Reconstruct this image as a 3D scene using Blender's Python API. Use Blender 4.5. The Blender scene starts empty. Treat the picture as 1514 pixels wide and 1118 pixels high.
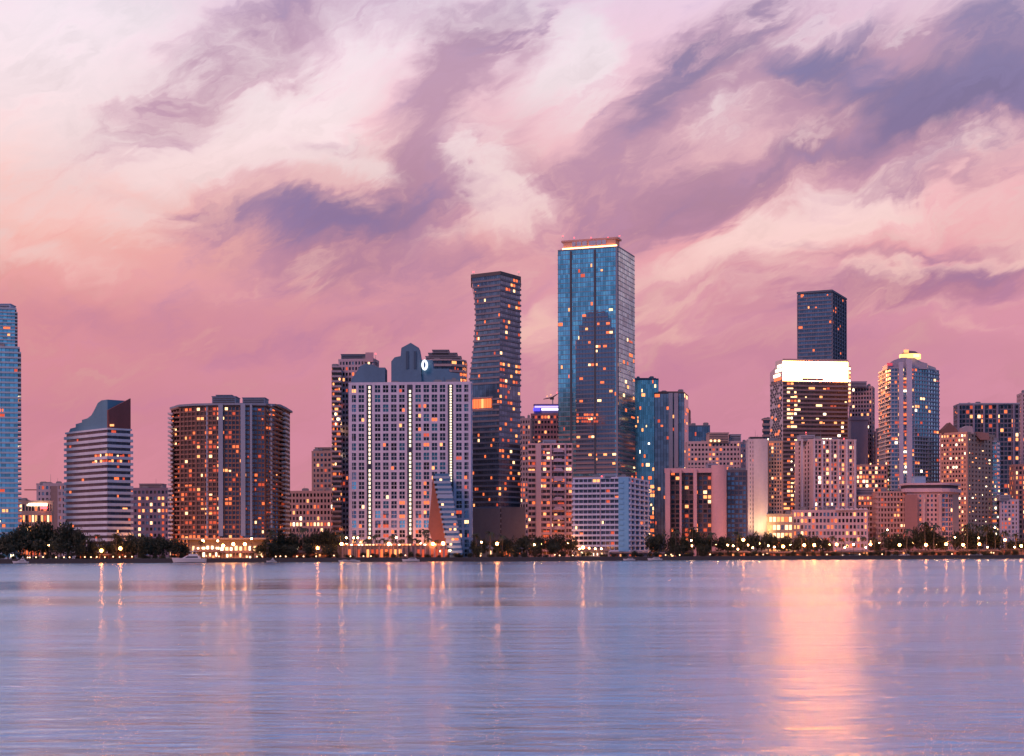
import bpy, bmesh, math, random
from mathutils import Vector
R = math.radians
C = bpy.context.scene.collection
SC = bpy.context.scene
random.seed(7)
F, CX, HY, CH = 2370.0, 757.0, 810.0, 7.5      # focal length in photo pixels, principal column, horizon row, camera height

# ------------------------------------------------------------------ camera
cam_d = bpy.data.cameras.new('camera'); cam = bpy.data.objects.new('camera', cam_d); C.objects.link(cam)
cam.location = (0, 0, CH); cam.rotation_euler = (R(90), R(.13), 0)
cam_d.sensor_width = 36; cam_d.lens = 36 * F / 1514; cam_d.shift_y = (HY - 559) / 1514
cam_d.clip_start = 0.5; cam_d.clip_end = 30000
SC.camera = cam
SC.view_settings.view_transform = 'Standard'; SC.view_settings.look = 'None'
SC.view_settings.exposure = 0; SC.view_settings.gamma = 1
SC.cycles.max_bounces = 5; SC.cycles.glossy_bounces = 3; SC.cycles.diffuse_bounces = 2
SC.cycles.sample_clamp_indirect = 3; SC.cycles.sample_clamp_direct = 0
SC.cycles.use_denoising = True
SC.cycles.caustics_reflective = False; SC.cycles.caustics_refractive = False

def lin(r, g, b):
    f = lambda c: (c/255/12.92) if c/255 <= .04045 else ((c/255+.055)/1.055)**2.4
    return (f(r), f(g), f(b), 1)

# ------------------------------------------------------------------ world: dusk sky, pink west in front, blue east behind
W = bpy.data.worlds.new('World'); SC.world = W; W.use_nodes = True
nt = W.node_tree; nt.nodes.clear(); L = nt.links.new
def N(t, **k):
    n = nt.nodes.new(t)
    for a, b in k.items(): setattr(n, a, b)
    return n
def put(sock, v):
    if hasattr(v, 'is_output') or isinstance(v, bpy.types.NodeSocket): L(v, sock)
    else: sock.default_value = v
def M(op, a, b=0.0, c=0.0, clamp=False):
    n = N('ShaderNodeMath', operation=op); n.use_clamp = clamp
    put(n.inputs[0], a); put(n.inputs[1], b); put(n.inputs[2], c); return n.outputs[0]
def VM(op, a, b=(0, 0, 0)):
    n = N('ShaderNodeVectorMath', operation=op); put(n.inputs[0], a); put(n.inputs[1], b)
    return n.outputs['Value' if op == 'LENGTH' else 'Vector']
def MR(v, a, b, c=0.0, d=1.0, t='SMOOTHSTEP'):
    n = N('ShaderNodeMapRange'); n.interpolation_type = t; n.clamp = True if t == 'LINEAR' else n.clamp
    for i, x in enumerate((v, a, b, c, d)): put(n.inputs[i], x)
    return n.outputs[0]
def MIX(f, a, b, blend='MIX'):
    n = N('ShaderNodeMix', data_type='RGBA', blend_type=blend); n.clamp_factor = True
    put(n.inputs[0], f); put(n.inputs[6], a); put(n.inputs[7], b); return n.outputs[2]
def NOISE(v, s, det=4, rough=.55, dist=0.0):
    n = N('ShaderNodeTexNoise'); put(n.inputs['Vector'], v); n.inputs['Scale'].default_value = s
    n.inputs['Detail'].default_value = det; n.inputs['Roughness'].default_value = rough; n.inputs['Distortion'].default_value = dist
    return n
def MAP(v, loc=(0, 0, 0), rot=0.0, sc=(1, 1, 1), t='TEXTURE'):
    n = N('ShaderNodeMapping', vector_type=t); L(v, n.inputs[0])
    n.inputs[1].default_value = loc; n.inputs[2].default_value = (0, 0, rot); n.inputs[3].default_value = sc
    return n.outputs[0]
def sky_uv(x, y):            # photo pixel -> direction, in hundredths of a radian-pixel
    return (math.atan((x-CX)/F)*F/100, math.atan((HY-y)/math.hypot(F, x-CX))*F/100)

tc = N('ShaderNodeTexCoord')
sep = N('ShaderNodeSeparateXYZ'); L(tc.outputs['Generated'], sep.inputs[0])
AZ = M('ARCTAN2', sep.outputs[0], sep.outputs[1]); EL = M('ARCSINE', sep.outputs[2])
comb = N('ShaderNodeCombineXYZ'); L(M('MULTIPLY', AZ, F/100), comb.inputs[0]); L(M('MULTIPLY', EL, F/100), comb.inputs[1])
P0 = comb.outputs[0]
w1 = NOISE(MAP(P0, rot=R(18), sc=(1.5, 1.0, 1)), .42, 3, .5)
w2 = NOISE(MAP(P0, rot=R(20), sc=(1.6, 1, 1)), 1.0, 4, .55, 1.0)
o1 = VM('SUBTRACT', w1.outputs['Color'], (.5, .5, .5)); o1 = VM('MULTIPLY', o1, (1.1, 1.0, 0))
o2 = VM('SUBTRACT', w2.outputs['Color'], (.5, .5, .5)); o2 = VM('MULTIPLY', o2, (1.3, 1.1, 0))
w3 = NOISE(MAP(P0, rot=R(24), sc=(2.4, 1, 1)), 3.6, 5, .55, 1.2)
o3 = VM('MULTIPLY', VM('SUBTRACT', w3.outputs['Color'], (.5, .5, .5)), (.5, .34, 0))
P = VM('ADD', VM('ADD', VM('ADD', P0, o1), o2), o3)

def blob(x, y, a, b, ang, s):
    u, v = sky_uv(x, y)
    m = MAP(P, (u, v, 0), R(ang), (a/100, b/100, 1))
    return MR(VM('LENGTH', m), 0.0, 2.0, s, 0.0)
def total(bl):
    acc = None
    global P
    for k, b in enumerate(bl):
        if k % 6 == 5:        # chained so that the shader stack stays small
            cb = N('ShaderNodeCombineXYZ'); L(M('MULTIPLY', acc, 1e-6), cb.inputs[2]); P = VM('ADD', P, cb.outputs[0])
        o = blob(*b); acc = o if acc is None else M('ADD', acc, o)
    return acc
# veils of mauve cloud: x, y, half length, half width, tilt, density
veil = total([
    (300, 110, 200, 48, 36, .80), (420, 35, 130, 45, 20, .75), (200, 185, 110, 36, 30, .30), (640, 15, 110, 40, 0, .7), (735, 50, 90, 55, 30, .85), (670, 120, 95, 42, 60, .8), (655, 190, 70, 32, 80, .5),
    (745, 215, 80, 28, -30, .45), (790, 240, 80, 26, -50, .3), (460, 320, 150, 62, 4, 1.0), (555, 335, 120, 52, 25, .8), (632, 300, 75, 38, 40, .7), (598, 240, 60, 38, 85, .95),
    (510, 226, 60, 12, -12, .6), (500, 385, 150, 42, 8, .55), (690, 385, 80, 30, 20, .5), (600, 420, 130, 36, 10, .35), (305, 314, 42, 7, 4, .55), (330, 345, 60, 30, 10, .25),
    (175, 298, 45, 9, -8, .30), (960, 160, 150, 40, 40, .95), (1080, 70, 110, 34, 35, .9), (870, 120, 100, 35, 35, .35), (1250, 70, 130, 52, 10, .75), (1290, 130, 150, 50, -12, .75), (1420, 120, 150, 55, 0, .8),
    (1490, 40, 110, 80, 20, .85), (1180, 140, 150, 60, 5, .55), (1110, 250, 190, 34, 20, .9), (1300, 205, 220, 40, 16, 1.0), (960, 305, 110, 36, 8, .85), (1030, 285, 120, 30, 20, .6),
    (880, 270, 150, 60, 12, .6), (1040, 200, 110, 60, 30, .5), (1430, 190, 150, 40, 8, .75), (1450, 255, 120, 13, 2, .6), (1400, 360, 150, 10, 5, .6), (1320, 375, 90, 6, 2, .4), (1190, 366, 60, 5, -3, .4), (1330, 268, 110, 16, 12, .35),
    (1430, 415, 140, 32, 6, 1.0), (1290, 432, 160, 26, 4, .75), (1180, 480, 200, 38, 4, .5), (1060, 420, 160, 22, 10, .5), (250, 540, 420, 90, 2, .4), (800, 390, 120, 40, 10, .4),
    (1150, 10, 120, 26, 20, .55), (180, 470, 200, 26, 3, .45), (420, 500, 160, 22, 6, .4), (1040, 545, 180, 26, 4, .5), (1350, 540, 160, 26, -2, .5), (640, 460, 110, 22, 12, .45), (100, 620, 260, 30, 0, .4), (870, 560, 160, 22, -4, .45)])
deep = total([
    (440, 325, 95, 36, 5, .95), (540, 335, 90, 30, 15, .8), (625, 305, 55, 26, 45, .45), (745, 8, 80, 30, 15, .75), (400, 15, 90, 20, 25, .3), (985, 135, 70, 22, 40, .7),
    (1085, 55, 95, 22, 32, .85), (1230, 62, 70, 24, 20, .8), (1275, 115, 110, 30, -20, .85), (1380, 130, 110, 34, 0, .75), (1490, 60, 90, 90, 10, .95), (1320, 190, 190, 20, 14, .8), (1010, 152, 60, 14, 20, .4),
    (985, 305, 90, 16, 10, .55), (1130, 235, 110, 14, 20, .4), (1450, 235, 120, 20, 6, .5), (1430, 408, 110, 16, 4, .6), (1450, 175, 110, 30, 5, .6), (1460, 362, 90, 5, 2, .3), (890, 160, 50, 14, 40, .3)])
light = total([
    (60, 90, 190, 150, 0, 1.0), (470, 130, 170, 60, 30, 1.0), (330, 215, 150, 40, 14, .8), (450, 215, 90, 26, 4, .7), (540, 262, 45, 12, -20, .6), (250, 330, 90, 22, -4, .4), (850, 85, 90, 60, 20, 1.0), (700, 255, 60, 45, -35, 1.0), (760, 300, 60, 40, -30, .7), (640, 350, 50, 14, 20, .6), (1180, 315, 170, 28, 18, 1.0), (1100, 375, 150, 26, 14, .7), (1300, 320, 170, 30, 8, .7),
    (1350, 395, 190, 16, 2, .75), (980, 465, 80, 12, -8, .45), (1440, 488, 80, 12, -6, .5), (790, 500, 60, 60, 0, .4), (1500, 345, 60, 30, 0, .5), (1150, 215, 60, 12, 20, .3),
    (60, 330, 160, 35, -4, .45), (1200, 35, 80, 12, 12, .55), (1340, 60, 80, 14, -20, .4), (1085, 440, 120, 9, 4, .4), (1075, 150, 40, 24, 40, .45), (1300, 150, 50, 10, 10, .25), (1420, 225, 90, 8, 6, .3), (60, 385, 150, 20, -4, .5), (390, 418, 90, 14, 14, .35), (1010, 500, 90, 12, 4, .45), (790, 470, 70, 22, 6, .5), (1430, 460, 120, 10, 4, .45), (640, 380, 50, 12, 20, .35)])
fine = NOISE(MAP(P, rot=R(20), sc=(5.0, 1, 1)), 2.4, 7, .6, .6)
fine2 = NOISE(MAP(P, rot=R(32), sc=(2.6, 1, 1)), .9, 7, .6)
sw = NOISE(MAP(P, rot=R(24), sc=(2.0, 1, 1)), 1.0, 7, .54, 1.5)
fib = M('ADD', M('ADD', M('MULTIPLY', M('SUBTRACT', sw.outputs[0], .5), 2.6), M('MULTIPLY', M('SUBTRACT', fine.outputs[0], .5), 2.4)), M('MULTIPLY', M('SUBTRACT', fine2.outputs[0], .5), 2.0))
above = MR(EL, R(19), R(34))
dv = M('ADD', M('ADD', veil, M('MULTIPLY', fib, M('ADD', .42, M('MULTIPLY', veil, .45)))), 0)
dens = MR(dv, .02, 1.7)
dd = MR(M('ADD', deep, M('MULTIPLY', fib, .45)), .1, 1.5)
lt = MR(M('ADD', light, M('MULTIPLY', fib, -.5)), .02, 1.1)
# clear-sky colour by elevation in front
def ramp(f, stops):
    n = N('ShaderNodeValToRGB'); L(f, n.inputs[0]); cr = n.color_ramp
    while len(cr.elements) < len(stops): cr.elements.new(.5)
    for e, (p, c) in zip(cr.elements, stops): e.position = p; e.color = c
    return n.outputs[0]
elv = M('DIVIDE', EL, R(40), clamp=True)       # visible top of frame = .47
base = ramp(elv, [(0, lin(214, 140, 160)), (.10, lin(211, 139, 162)), (.2, lin(222, 152, 170)), (.27, lin(240, 172, 178)), (.34, lin(249, 196, 202)),
                  (.42, lin(248, 208, 222)), (.50, lin(232, 210, 234)), (.62, lin(166, 184, 226)), (.8, lin(120, 162, 220)), (1, lin(110, 150, 214))])
warm = ramp(elv, [(0, lin(222, 142, 154)), (.1, lin(218, 141, 157)), (.2, lin(230, 150, 157)), (.27, lin(247, 180, 168)), (.34, lin(254, 212, 206)),
                  (.42, lin(253, 228, 236)), (.5, lin(244, 226, 240)), (.64, lin(220, 198, 224)), (1, lin(168, 166, 212))])
leftness = MR(AZ, R(2), R(-22))
col = MIX(leftness, base, warm)
ltc = ramp(elv, [(0, lin(240, 172, 160)), (.2, lin(250, 196, 188)), (.27, lin(254, 213, 209)), (.36, lin(255, 230, 233)), (.45, lin(253, 238, 247)), (.62, lin(190, 202, 236)), (1, lin(150, 176, 228))])
col = MIX(lt, col, ltc)
vc = ramp(elv, [(0, lin(204, 126, 152)), (.15, lin(192, 124, 154)), (.24, lin(180, 128, 158)), (.4, lin(188, 148, 174)), (.5, lin(180, 150, 182)), (1, lin(130, 140, 196))])
col = MIX(M('MULTIPLY', dens, .9), col, vc)
dc = ramp(elv, [(0, lin(170, 116, 156)), (.2, lin(140, 112, 156)), (.35, lin(130, 118, 162)), (.5, lin(112, 124, 168)), (1, lin(100, 124, 186))])
col = MIX(M('MULTIPLY', dd, .85), col, dc)
sv = N('ShaderNodeVectorMath', operation='SCALE'); L(col, sv.inputs[0]); L(M('ADD', 1.0, M('MULTIPLY', fib, .12)), sv.inputs['Scale']); col = sv.outputs[0]
# behind the viewer: cool eastern dusk
back = ramp(M('DIVIDE', EL, R(90), clamp=True), [(0, lin(112, 128, 172)), (.08, lin(90, 140, 188)), (.25, lin(84, 142, 198)), (.6, lin(112, 142, 204)), (1, lin(128, 150, 208))])
bn = NOISE(MAP(P0, rot=R(10), sc=(3, 1, 1)), .25, 4, .55)
back = MIX(MR(bn.outputs[0], .48, .68), back, lin(150, 132, 176))
behind = MR(M('ABSOLUTE', M('SUBTRACT', AZ, R(-14))), R(52), R(112))
col = MIX(behind, col, back)
col = MIX(MR(EL, R(30), R(62)), col, lin(128, 150, 208))
ns = N('ShaderNodeTexSky'); ns.sky_type = 'NISHITA'; ns.sun_disc = False
ns.sun_elevation = R(-3.0); ns.sun_rotation = R(-62); ns.altitude = 0; ns.air_density = 1.2; ns.dust_density = 2
bg1 = N('ShaderNodeBackground'); L(col, bg1.inputs[0]); bg1.inputs[1].default_value = .94
bg2 = N('ShaderNodeBackground'); L(ns.outputs[0], bg2.inputs[0]); bg2.inputs[1].default_value = .05
ad = N('ShaderNodeAddShader'); L(bg1.outputs[0], ad.inputs[0]); L(bg2.outputs[0], ad.inputs[1])
wo = N('ShaderNodeOutputWorld'); L(ad.outputs[0], wo.inputs[0])
W.cycles.sampling_method = 'MANUAL'; W.cycles.sample_map_resolution = 512

# afterglow from the left (very soft)
sd = bpy.data.lights.new('sun', 'SUN'); sd.energy = 1.85; sd.angle = R(25); sd.color = (1, .43, .38)
so = bpy.data.objects.new('sun', sd); C.objects.link(so)
_d = Vector((.52, .58, -.63)).normalized()
so.rotation_euler = _d.to_track_quat('-Z', 'Y').to_euler(); so.location = (-500, 0, 400)

# ------------------------------------------------------------------ helpers
def u_of(px): return (px-CX)/F
def X(px, D): return u_of(px)*D
def Z(py, D): return CH+(HY-py)/F*D
def y_shore(px): return 831.5-3.7*max(-.35, min(1.35, px/1514))
def DS(px): return CH*F/(y_shore(px)-HY)
LAND = 1.8

def thing(name, label, cat, loc=(0, 0, 0), group=None):
    o = bpy.data.objects.new(name, None); C.objects.link(o); o.location = loc; o.empty_display_size = .5
    o['label'] = label; o['category'] = cat
    if group: o['group'] = group
    return o
class MB:
    def __init__(s): s.v = []; s.f = []; s.m = []; s.uv = {}
    def face(s, pts, m=0, uv=None):
        i = len(s.v); s.v += [tuple(p) for p in pts]
        if uv: s.uv[len(s.f)] = uv
        s.f.append(tuple(range(i, i+len(pts)))); s.m.append(m)
    def hexa(s, p, m=0, skip=()):      # p: 4 bottom CCW, 4 top
        i = len(s.v); s.v += [tuple(q) for q in p]
        for k, f in enumerate(((3, 2, 1, 0), (4, 5, 6, 7), (0, 1, 5, 4), (1, 2, 6, 5), (2, 3, 7, 6), (3, 0, 4, 7))):
            if k in skip: continue
            s.f.append(tuple(i+j for j in f)); s.m.append(m)
    def box(s, x0, x1, y0, y1, z0, z1, m=0):
        s.hexa([(x0, y0, z0), (x1, y0, z0), (x1, y1, z0), (x0, y1, z0), (x0, y0, z1), (x1, y0, z1), (x1, y1, z1), (x0, y1, z1)], m)
    def obox(s, p, d, n, s0, s1, n0, n1, z0, z1, m=0, skip=()):  # p point, d along, n outward
        q = lambda a, b, z: (p[0]+d[0]*a+n[0]*b, p[1]+d[1]*a+n[1]*b, z)
        s.hexa([q(s0, n1, z0), q(s1, n1, z0), q(s1, n0, z0), q(s0, n0, z0), q(s0, n1, z1), q(s1, n1, z1), q(s1, n0, z1), q(s0, n0, z1)], m, skip)
    def prism(s, poly, z0, z1, m=0, top=None, bottom=True):
        n = len(poly); i = len(s.v)
        s.v += [(x, y, z0) for x, y in poly]+[(x, y, z1 if top is None else top[k]) for k, (x, y) in enumerate(poly)]
        for k in range(n):
            j = (k+1) % n; s.f.append((i+k, i+j, i+n+j, i+n+k)); s.m.append(m)
        s.f.append(tuple(i+n+k for k in range(n))); s.m.append(m)
        if bottom: s.f.append(tuple(i+k for k in reversed(range(n)))); s.m.append(m)
    def tube(s, pts, rad, n=8, m=0):
        i = len(s.v); rings = []
        for k, p in enumerate(pts):
            p = Vector(p); t = (Vector(pts[min(k+1, len(pts)-1)])-Vector(pts[max(k-1, 0)])).normalized()
            a = t.cross(Vector((.31, .95, .02))).normalized(); b = t.cross(a)
            r = rad[k] if isinstance(rad, (list, tuple)) else rad
            for j in range(n):
                q = p+a*(r*math.cos(j*2*math.pi/n))+b*(r*math.sin(j*2*math.pi/n)); s.v.append(tuple(q))
        for k in range(len(pts)-1):
            for j in range(n):
                a0 = i+k*n+j; a1 = i+k*n+(j+1) % n; s.f.append((a0, a1, a1+n, a0+n)); s.m.append(m)
        s.f.append(tuple(i+j for j in reversed(range(n)))); s.m.append(m)
        s.f.append(tuple(i+(len(pts)-1)*n+j for j in range(n))); s.m.append(m)
    def mesh(s, name, mats):
        me = bpy.data.meshes.new(name); me.from_pydata(s.v, [], s.f)
        for m in (mats if isinstance(mats, (list, tuple)) else [mats]): me.materials.append(m)
        me.polygons.foreach_set('material_index', s.m)
        if s.uv:
            ul = me.uv_layers.new(name='UVMap')
            for fi, uv in s.uv.items():
                for li, c in zip(me.polygons[fi].loop_indices, uv): ul.data[li].uv = c
        me.update(); return me
    def build(s, name, mats, parent=None, smooth=False):
        if not s.f: return None
        me = s.mesh(name, mats)
        if smooth: me.polygons.foreach_set('use_smooth', [True]*len(me.polygons))
        return link(name, me, parent)
def link(name, me, parent=None, loc=None):
    o = bpy.data.objects.new(name, me); C.objects.link(o); o.parent = parent
    if loc: o.location = loc
    return o
def copy_tree(o, parent=None):
    c = o.copy(); C.objects.link(c); c.parent = parent
    for ch in list(o.children): copy_tree(ch, c)
    return c

# ------------------------------------------------------------------ materials
def newmat(name):
    m = bpy.data.materials.new(name); m.use_nodes = True; t = m.node_tree
    return m, t, t.nodes['Principled BSDF'], t.nodes.new, t.links.new
_mc = {}
def wall(r, g, b, rough=.75):
    k = ('w', r, g, b)
    if k in _mc: return _mc[k]
    m, t, bs, nn, ll = newmat('painted_concrete')
    tcn = nn('ShaderNodeTexCoord'); mp = nn('ShaderNodeMapping'); mp.inputs[3].default_value = (.12, .12, .03)
    n = nn('ShaderNodeTexNoise'); n.inputs['Scale'].default_value = 1.0; n.inputs['Detail'].default_value = 6
    n2 = nn('ShaderNodeTexNoise'); n2.inputs['Scale'].default_value = .8; n2.inputs['Detail'].default_value = 3
    ll(tcn.outputs['Object'], mp.inputs[0]); ll(mp.outputs[0], n.inputs[0]); ll(tcn.outputs['Object'], n2.inputs[0])
    a = nn('ShaderNodeMath'); a.operation = 'MULTIPLY_ADD'; ll(n.outputs[0], a.inputs[0]); a.inputs[1].default_value = .5; a.inputs[2].default_value = .62
    b2 = nn('ShaderNodeMath'); b2.operation = 'MULTIPLY_ADD'; ll(n2.outputs[0], b2.inputs[0]); b2.inputs[1].default_value = .26; ll(a.outputs[0], b2.inputs[2])
    x = nn('ShaderNodeVectorMath'); x.operation = 'SCALE'; x.inputs[0].default_value = (r, g, b); ll(b2.outputs[0], x.inputs['Scale'])
    ll(x.outputs[0], bs.inputs['Base Color']); bs.inputs['Roughness'].default_value = rough
    _mc[k] = m; return m
def flat(name, c, rough=.6, metal=0.0):
    k = ('f', name)
    if k in _mc: return _mc[k]
    m, t, bs, nn, ll = newmat(name); bs.inputs['Base Color'].default_value = (*c, 1); bs.inputs['Roughness'].default_value = rough; bs.inputs['Metallic'].default_value = metal
    _mc[k] = m; return m
def glass(name, c, rough=.16, metal=.85, mull=.1, var=.5):
    k = ('g', name)
    if k in _mc: return _mc[k]
    m, t, bs, nn, ll = newmat(name)
    uv = nn('ShaderNodeUVMap'); fl = nn('ShaderNodeVectorMath'); fl.operation = 'FLOOR'; ll(uv.outputs[0], fl.inputs[0])
    wn = nn('ShaderNodeTexWhiteNoise'); wn.noise_dimensions = '2D'; ll(fl.outputs[0], wn.inputs['Vector'])
    fr = nn('ShaderNodeVectorMath'); fr.operation = 'FRACTION'; ll(uv.outputs[0], fr.inputs[0])
    sp = nn('ShaderNodeSeparateXYZ'); ll(fr.outputs[0], sp.inputs[0])
    gt = nn('ShaderNodeMath'); gt.operation = 'GREATER_THAN'; ll(sp.outputs[0], gt.inputs[0]); gt.inputs[1].default_value = mull
    br = nn('ShaderNodeMath'); br.operation = 'MULTIPLY_ADD'; ll(wn.outputs[0], br.inputs[0]); br.inputs[1].default_value = var; br.inputs[2].default_value = 1-var*.5
    gm = nn('ShaderNodeMath'); gm.operation = 'MULTIPLY_ADD'; ll(gt.outputs[0], gm.inputs[0]); gm.inputs[1].default_value = .75; gm.inputs[2].default_value = .25
    mm = nn('ShaderNodeMath'); mm.operation = 'MULTIPLY'; ll(br.outputs[0], mm.inputs[0]); ll(gm.outputs[0], mm.inputs[1])
    x = nn('ShaderNodeVectorMath'); x.operation = 'SCALE'; x.inputs[0].default_value = c; ll(mm.outputs[0], x.inputs['Scale'])
    ll(x.outputs[0], bs.inputs['Base Color']); bs.inputs['Metallic'].default_value = metal; bs.inputs['Roughness'].default_value = rough
    tcn = nn('ShaderNodeTexCoord'); nz = nn('ShaderNodeTexNoise'); nz.inputs['Scale'].default_value = .05; ll(tcn.outputs['Object'], nz.inputs[0])
    bp = nn('ShaderNodeBump'); bp.inputs['Strength'].default_value = .35; bp.inputs['Distance'].default_value = 1.0
    ad2 = nn('ShaderNodeMath'); ad2.operation = 'MULTIPLY_ADD'; ll(wn.outputs[0], ad2.inputs[0]); ad2.inputs[1].default_value = .05; ll(nz.outputs[0], ad2.inputs[2])
    ll(ad2.outputs[0], bp.inputs['Height']); ll(bp.outputs[0], bs.inputs['Normal'])
    _mc[k] = m; return m
def glow(name, c, s, sample=False):
    k = ('e', name)
    if k in _mc: return _mc[k]
    m, t, bs, nn, ll = newmat(name); bs.inputs['Base Color'].default_value = (.1, .08, .06, 1)
    bs.inputs['Emission Color'].default_value = (*c, 1); bs.inputs['Emission Strength'].default_value = s
    m.cycles.emission_sampling = 'FRONT' if sample else 'NONE'
    _mc[k] = m; return m
G_BLUE = glass('blue_glass', (.32, .72, .84), var=.7); G_DARK = glass('dark_glass', (.10, .10, .13), .2, .7); G_TEAL = glass('teal_glass', (.30, .50, .55))
G_BROWN = glass('bronze_glass', (.13, .075, .06), .25, .5); G_NAVY = glass('navy_glass', (.18, .24, .32), .18, .8); G_MID = glass('grey_glass', (.27, .30, .36), .2, .7)
W0 = glow('window_dim_red', (1, .11, .035), .75); W1 = glow('window_orange', (1, .17, .045), 1.5); W2 = glow('window_amber', (1, .34, .11), 2.2)
W3 = glow('window_cream', (1, .56, .26), 3.0); W4 = glow('window_white', (1, .78, .50), 5.0); WR = glow('beacon_red', (1, .06, .08), 5)
LITS = [W0, W0, W0, W1, W1, W1, W2, W2, W3, W4]
LITS_WARM = [W0, W0, W0, W1, W1, W1, W1, W2, W2, W3]
LITS_BRIGHT = [W0, W1, W1, W2, W2, W3, W3, W4]
DARKS = [G_DARK, G_NAVY, G_BROWN, G_DARK, G_MID]

# ------------------------------------------------------------------ building generator
def edges_of(poly):
    out = []
    for i in range(len(poly)):
        a = Vector(poly[i]); b = Vector(poly[(i+1) % len(poly)]); d = b-a; l = d.length; d = d/l
        out.append((a, b, d, Vector((d.y, -d.x)), l))
    return out
def offset(poly, deps):
    E = edges_of(poly); n = len(poly); res = []
    for i in range(n):           # vertex i is between edge i-1 and edge i
        e0, e1 = E[i-1], E[i]; d0, d1 = deps[i-1], deps[i]
        p0 = e0[0]+e0[3]*d0; p1 = e1[0]+e1[3]*d1
        cr = e0[2].x*e1[2].y-e0[2].y*e1[2].x
        if abs(cr) < .02: res.append(e1[0]+e1[3]*max(d0, d1)); continue
        t = ((p1.x-p0.x)*e1[2].y-(p1.y-p0.y)*e1[2].x)/cr
        res.append(p0+e0[2]*t)
    return res
def rect(xl, xc, xr, D, a, dl=None, dr=None):
    a = R(a); c = (X(xc, D), D); d1 = (-math.cos(a), math.sin(a)); d2 = (math.sin(a), math.cos(a))
    def ln(d, px): u = u_of(px); return (u*D-c[0])/(d[0]-u*d[1])
    l1 = dl if dl else ln(d1, xl); l2 = dr if dr else ln(d2, xr)
    if not dr and xc < CX and l2 < 3.5:      # front facing: turn the hidden flank along the line of sight
        a = math.atan(u_of(xc)); d1 = (-math.cos(a), math.sin(a)); d2 = (math.sin(a), math.cos(a)); l1 = ln(d1, xl); l2 = 18
    if not 2 < l1 < 150: l1 = 18
    if not 2 < l2 < 60: l2 = 18
    Lp = (c[0]+d1[0]*l1, c[1]+d1[1]*l1); Rp = (c[0]+d2[0]*l2, c[1]+d2[1]*l2)
    return [Lp, c, Rp, (Lp[0]+Rp[0]-c[0], Lp[1]+Rp[1]-c[1])]
def front(pts, depth):           # (px, D) left to right
    f = [(X(p, d), d) for p, d in pts]
    return f+[(f[-1][0], f[-1][1]+depth), (f[0][0], f[0][1]+depth)]
def centre(poly): return (sum(p[0] for p in poly)/len(poly), sum(p[1] for p in poly)/len(poly))
BL = []     # (name for labels, px left, px right)
def scale_poly(poly, s, c=None):
    c = c or centre(poly); return [(c[0]+(x-c[0])*s, c[1]+(y-c[1])*s) for x, y in poly]

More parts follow.
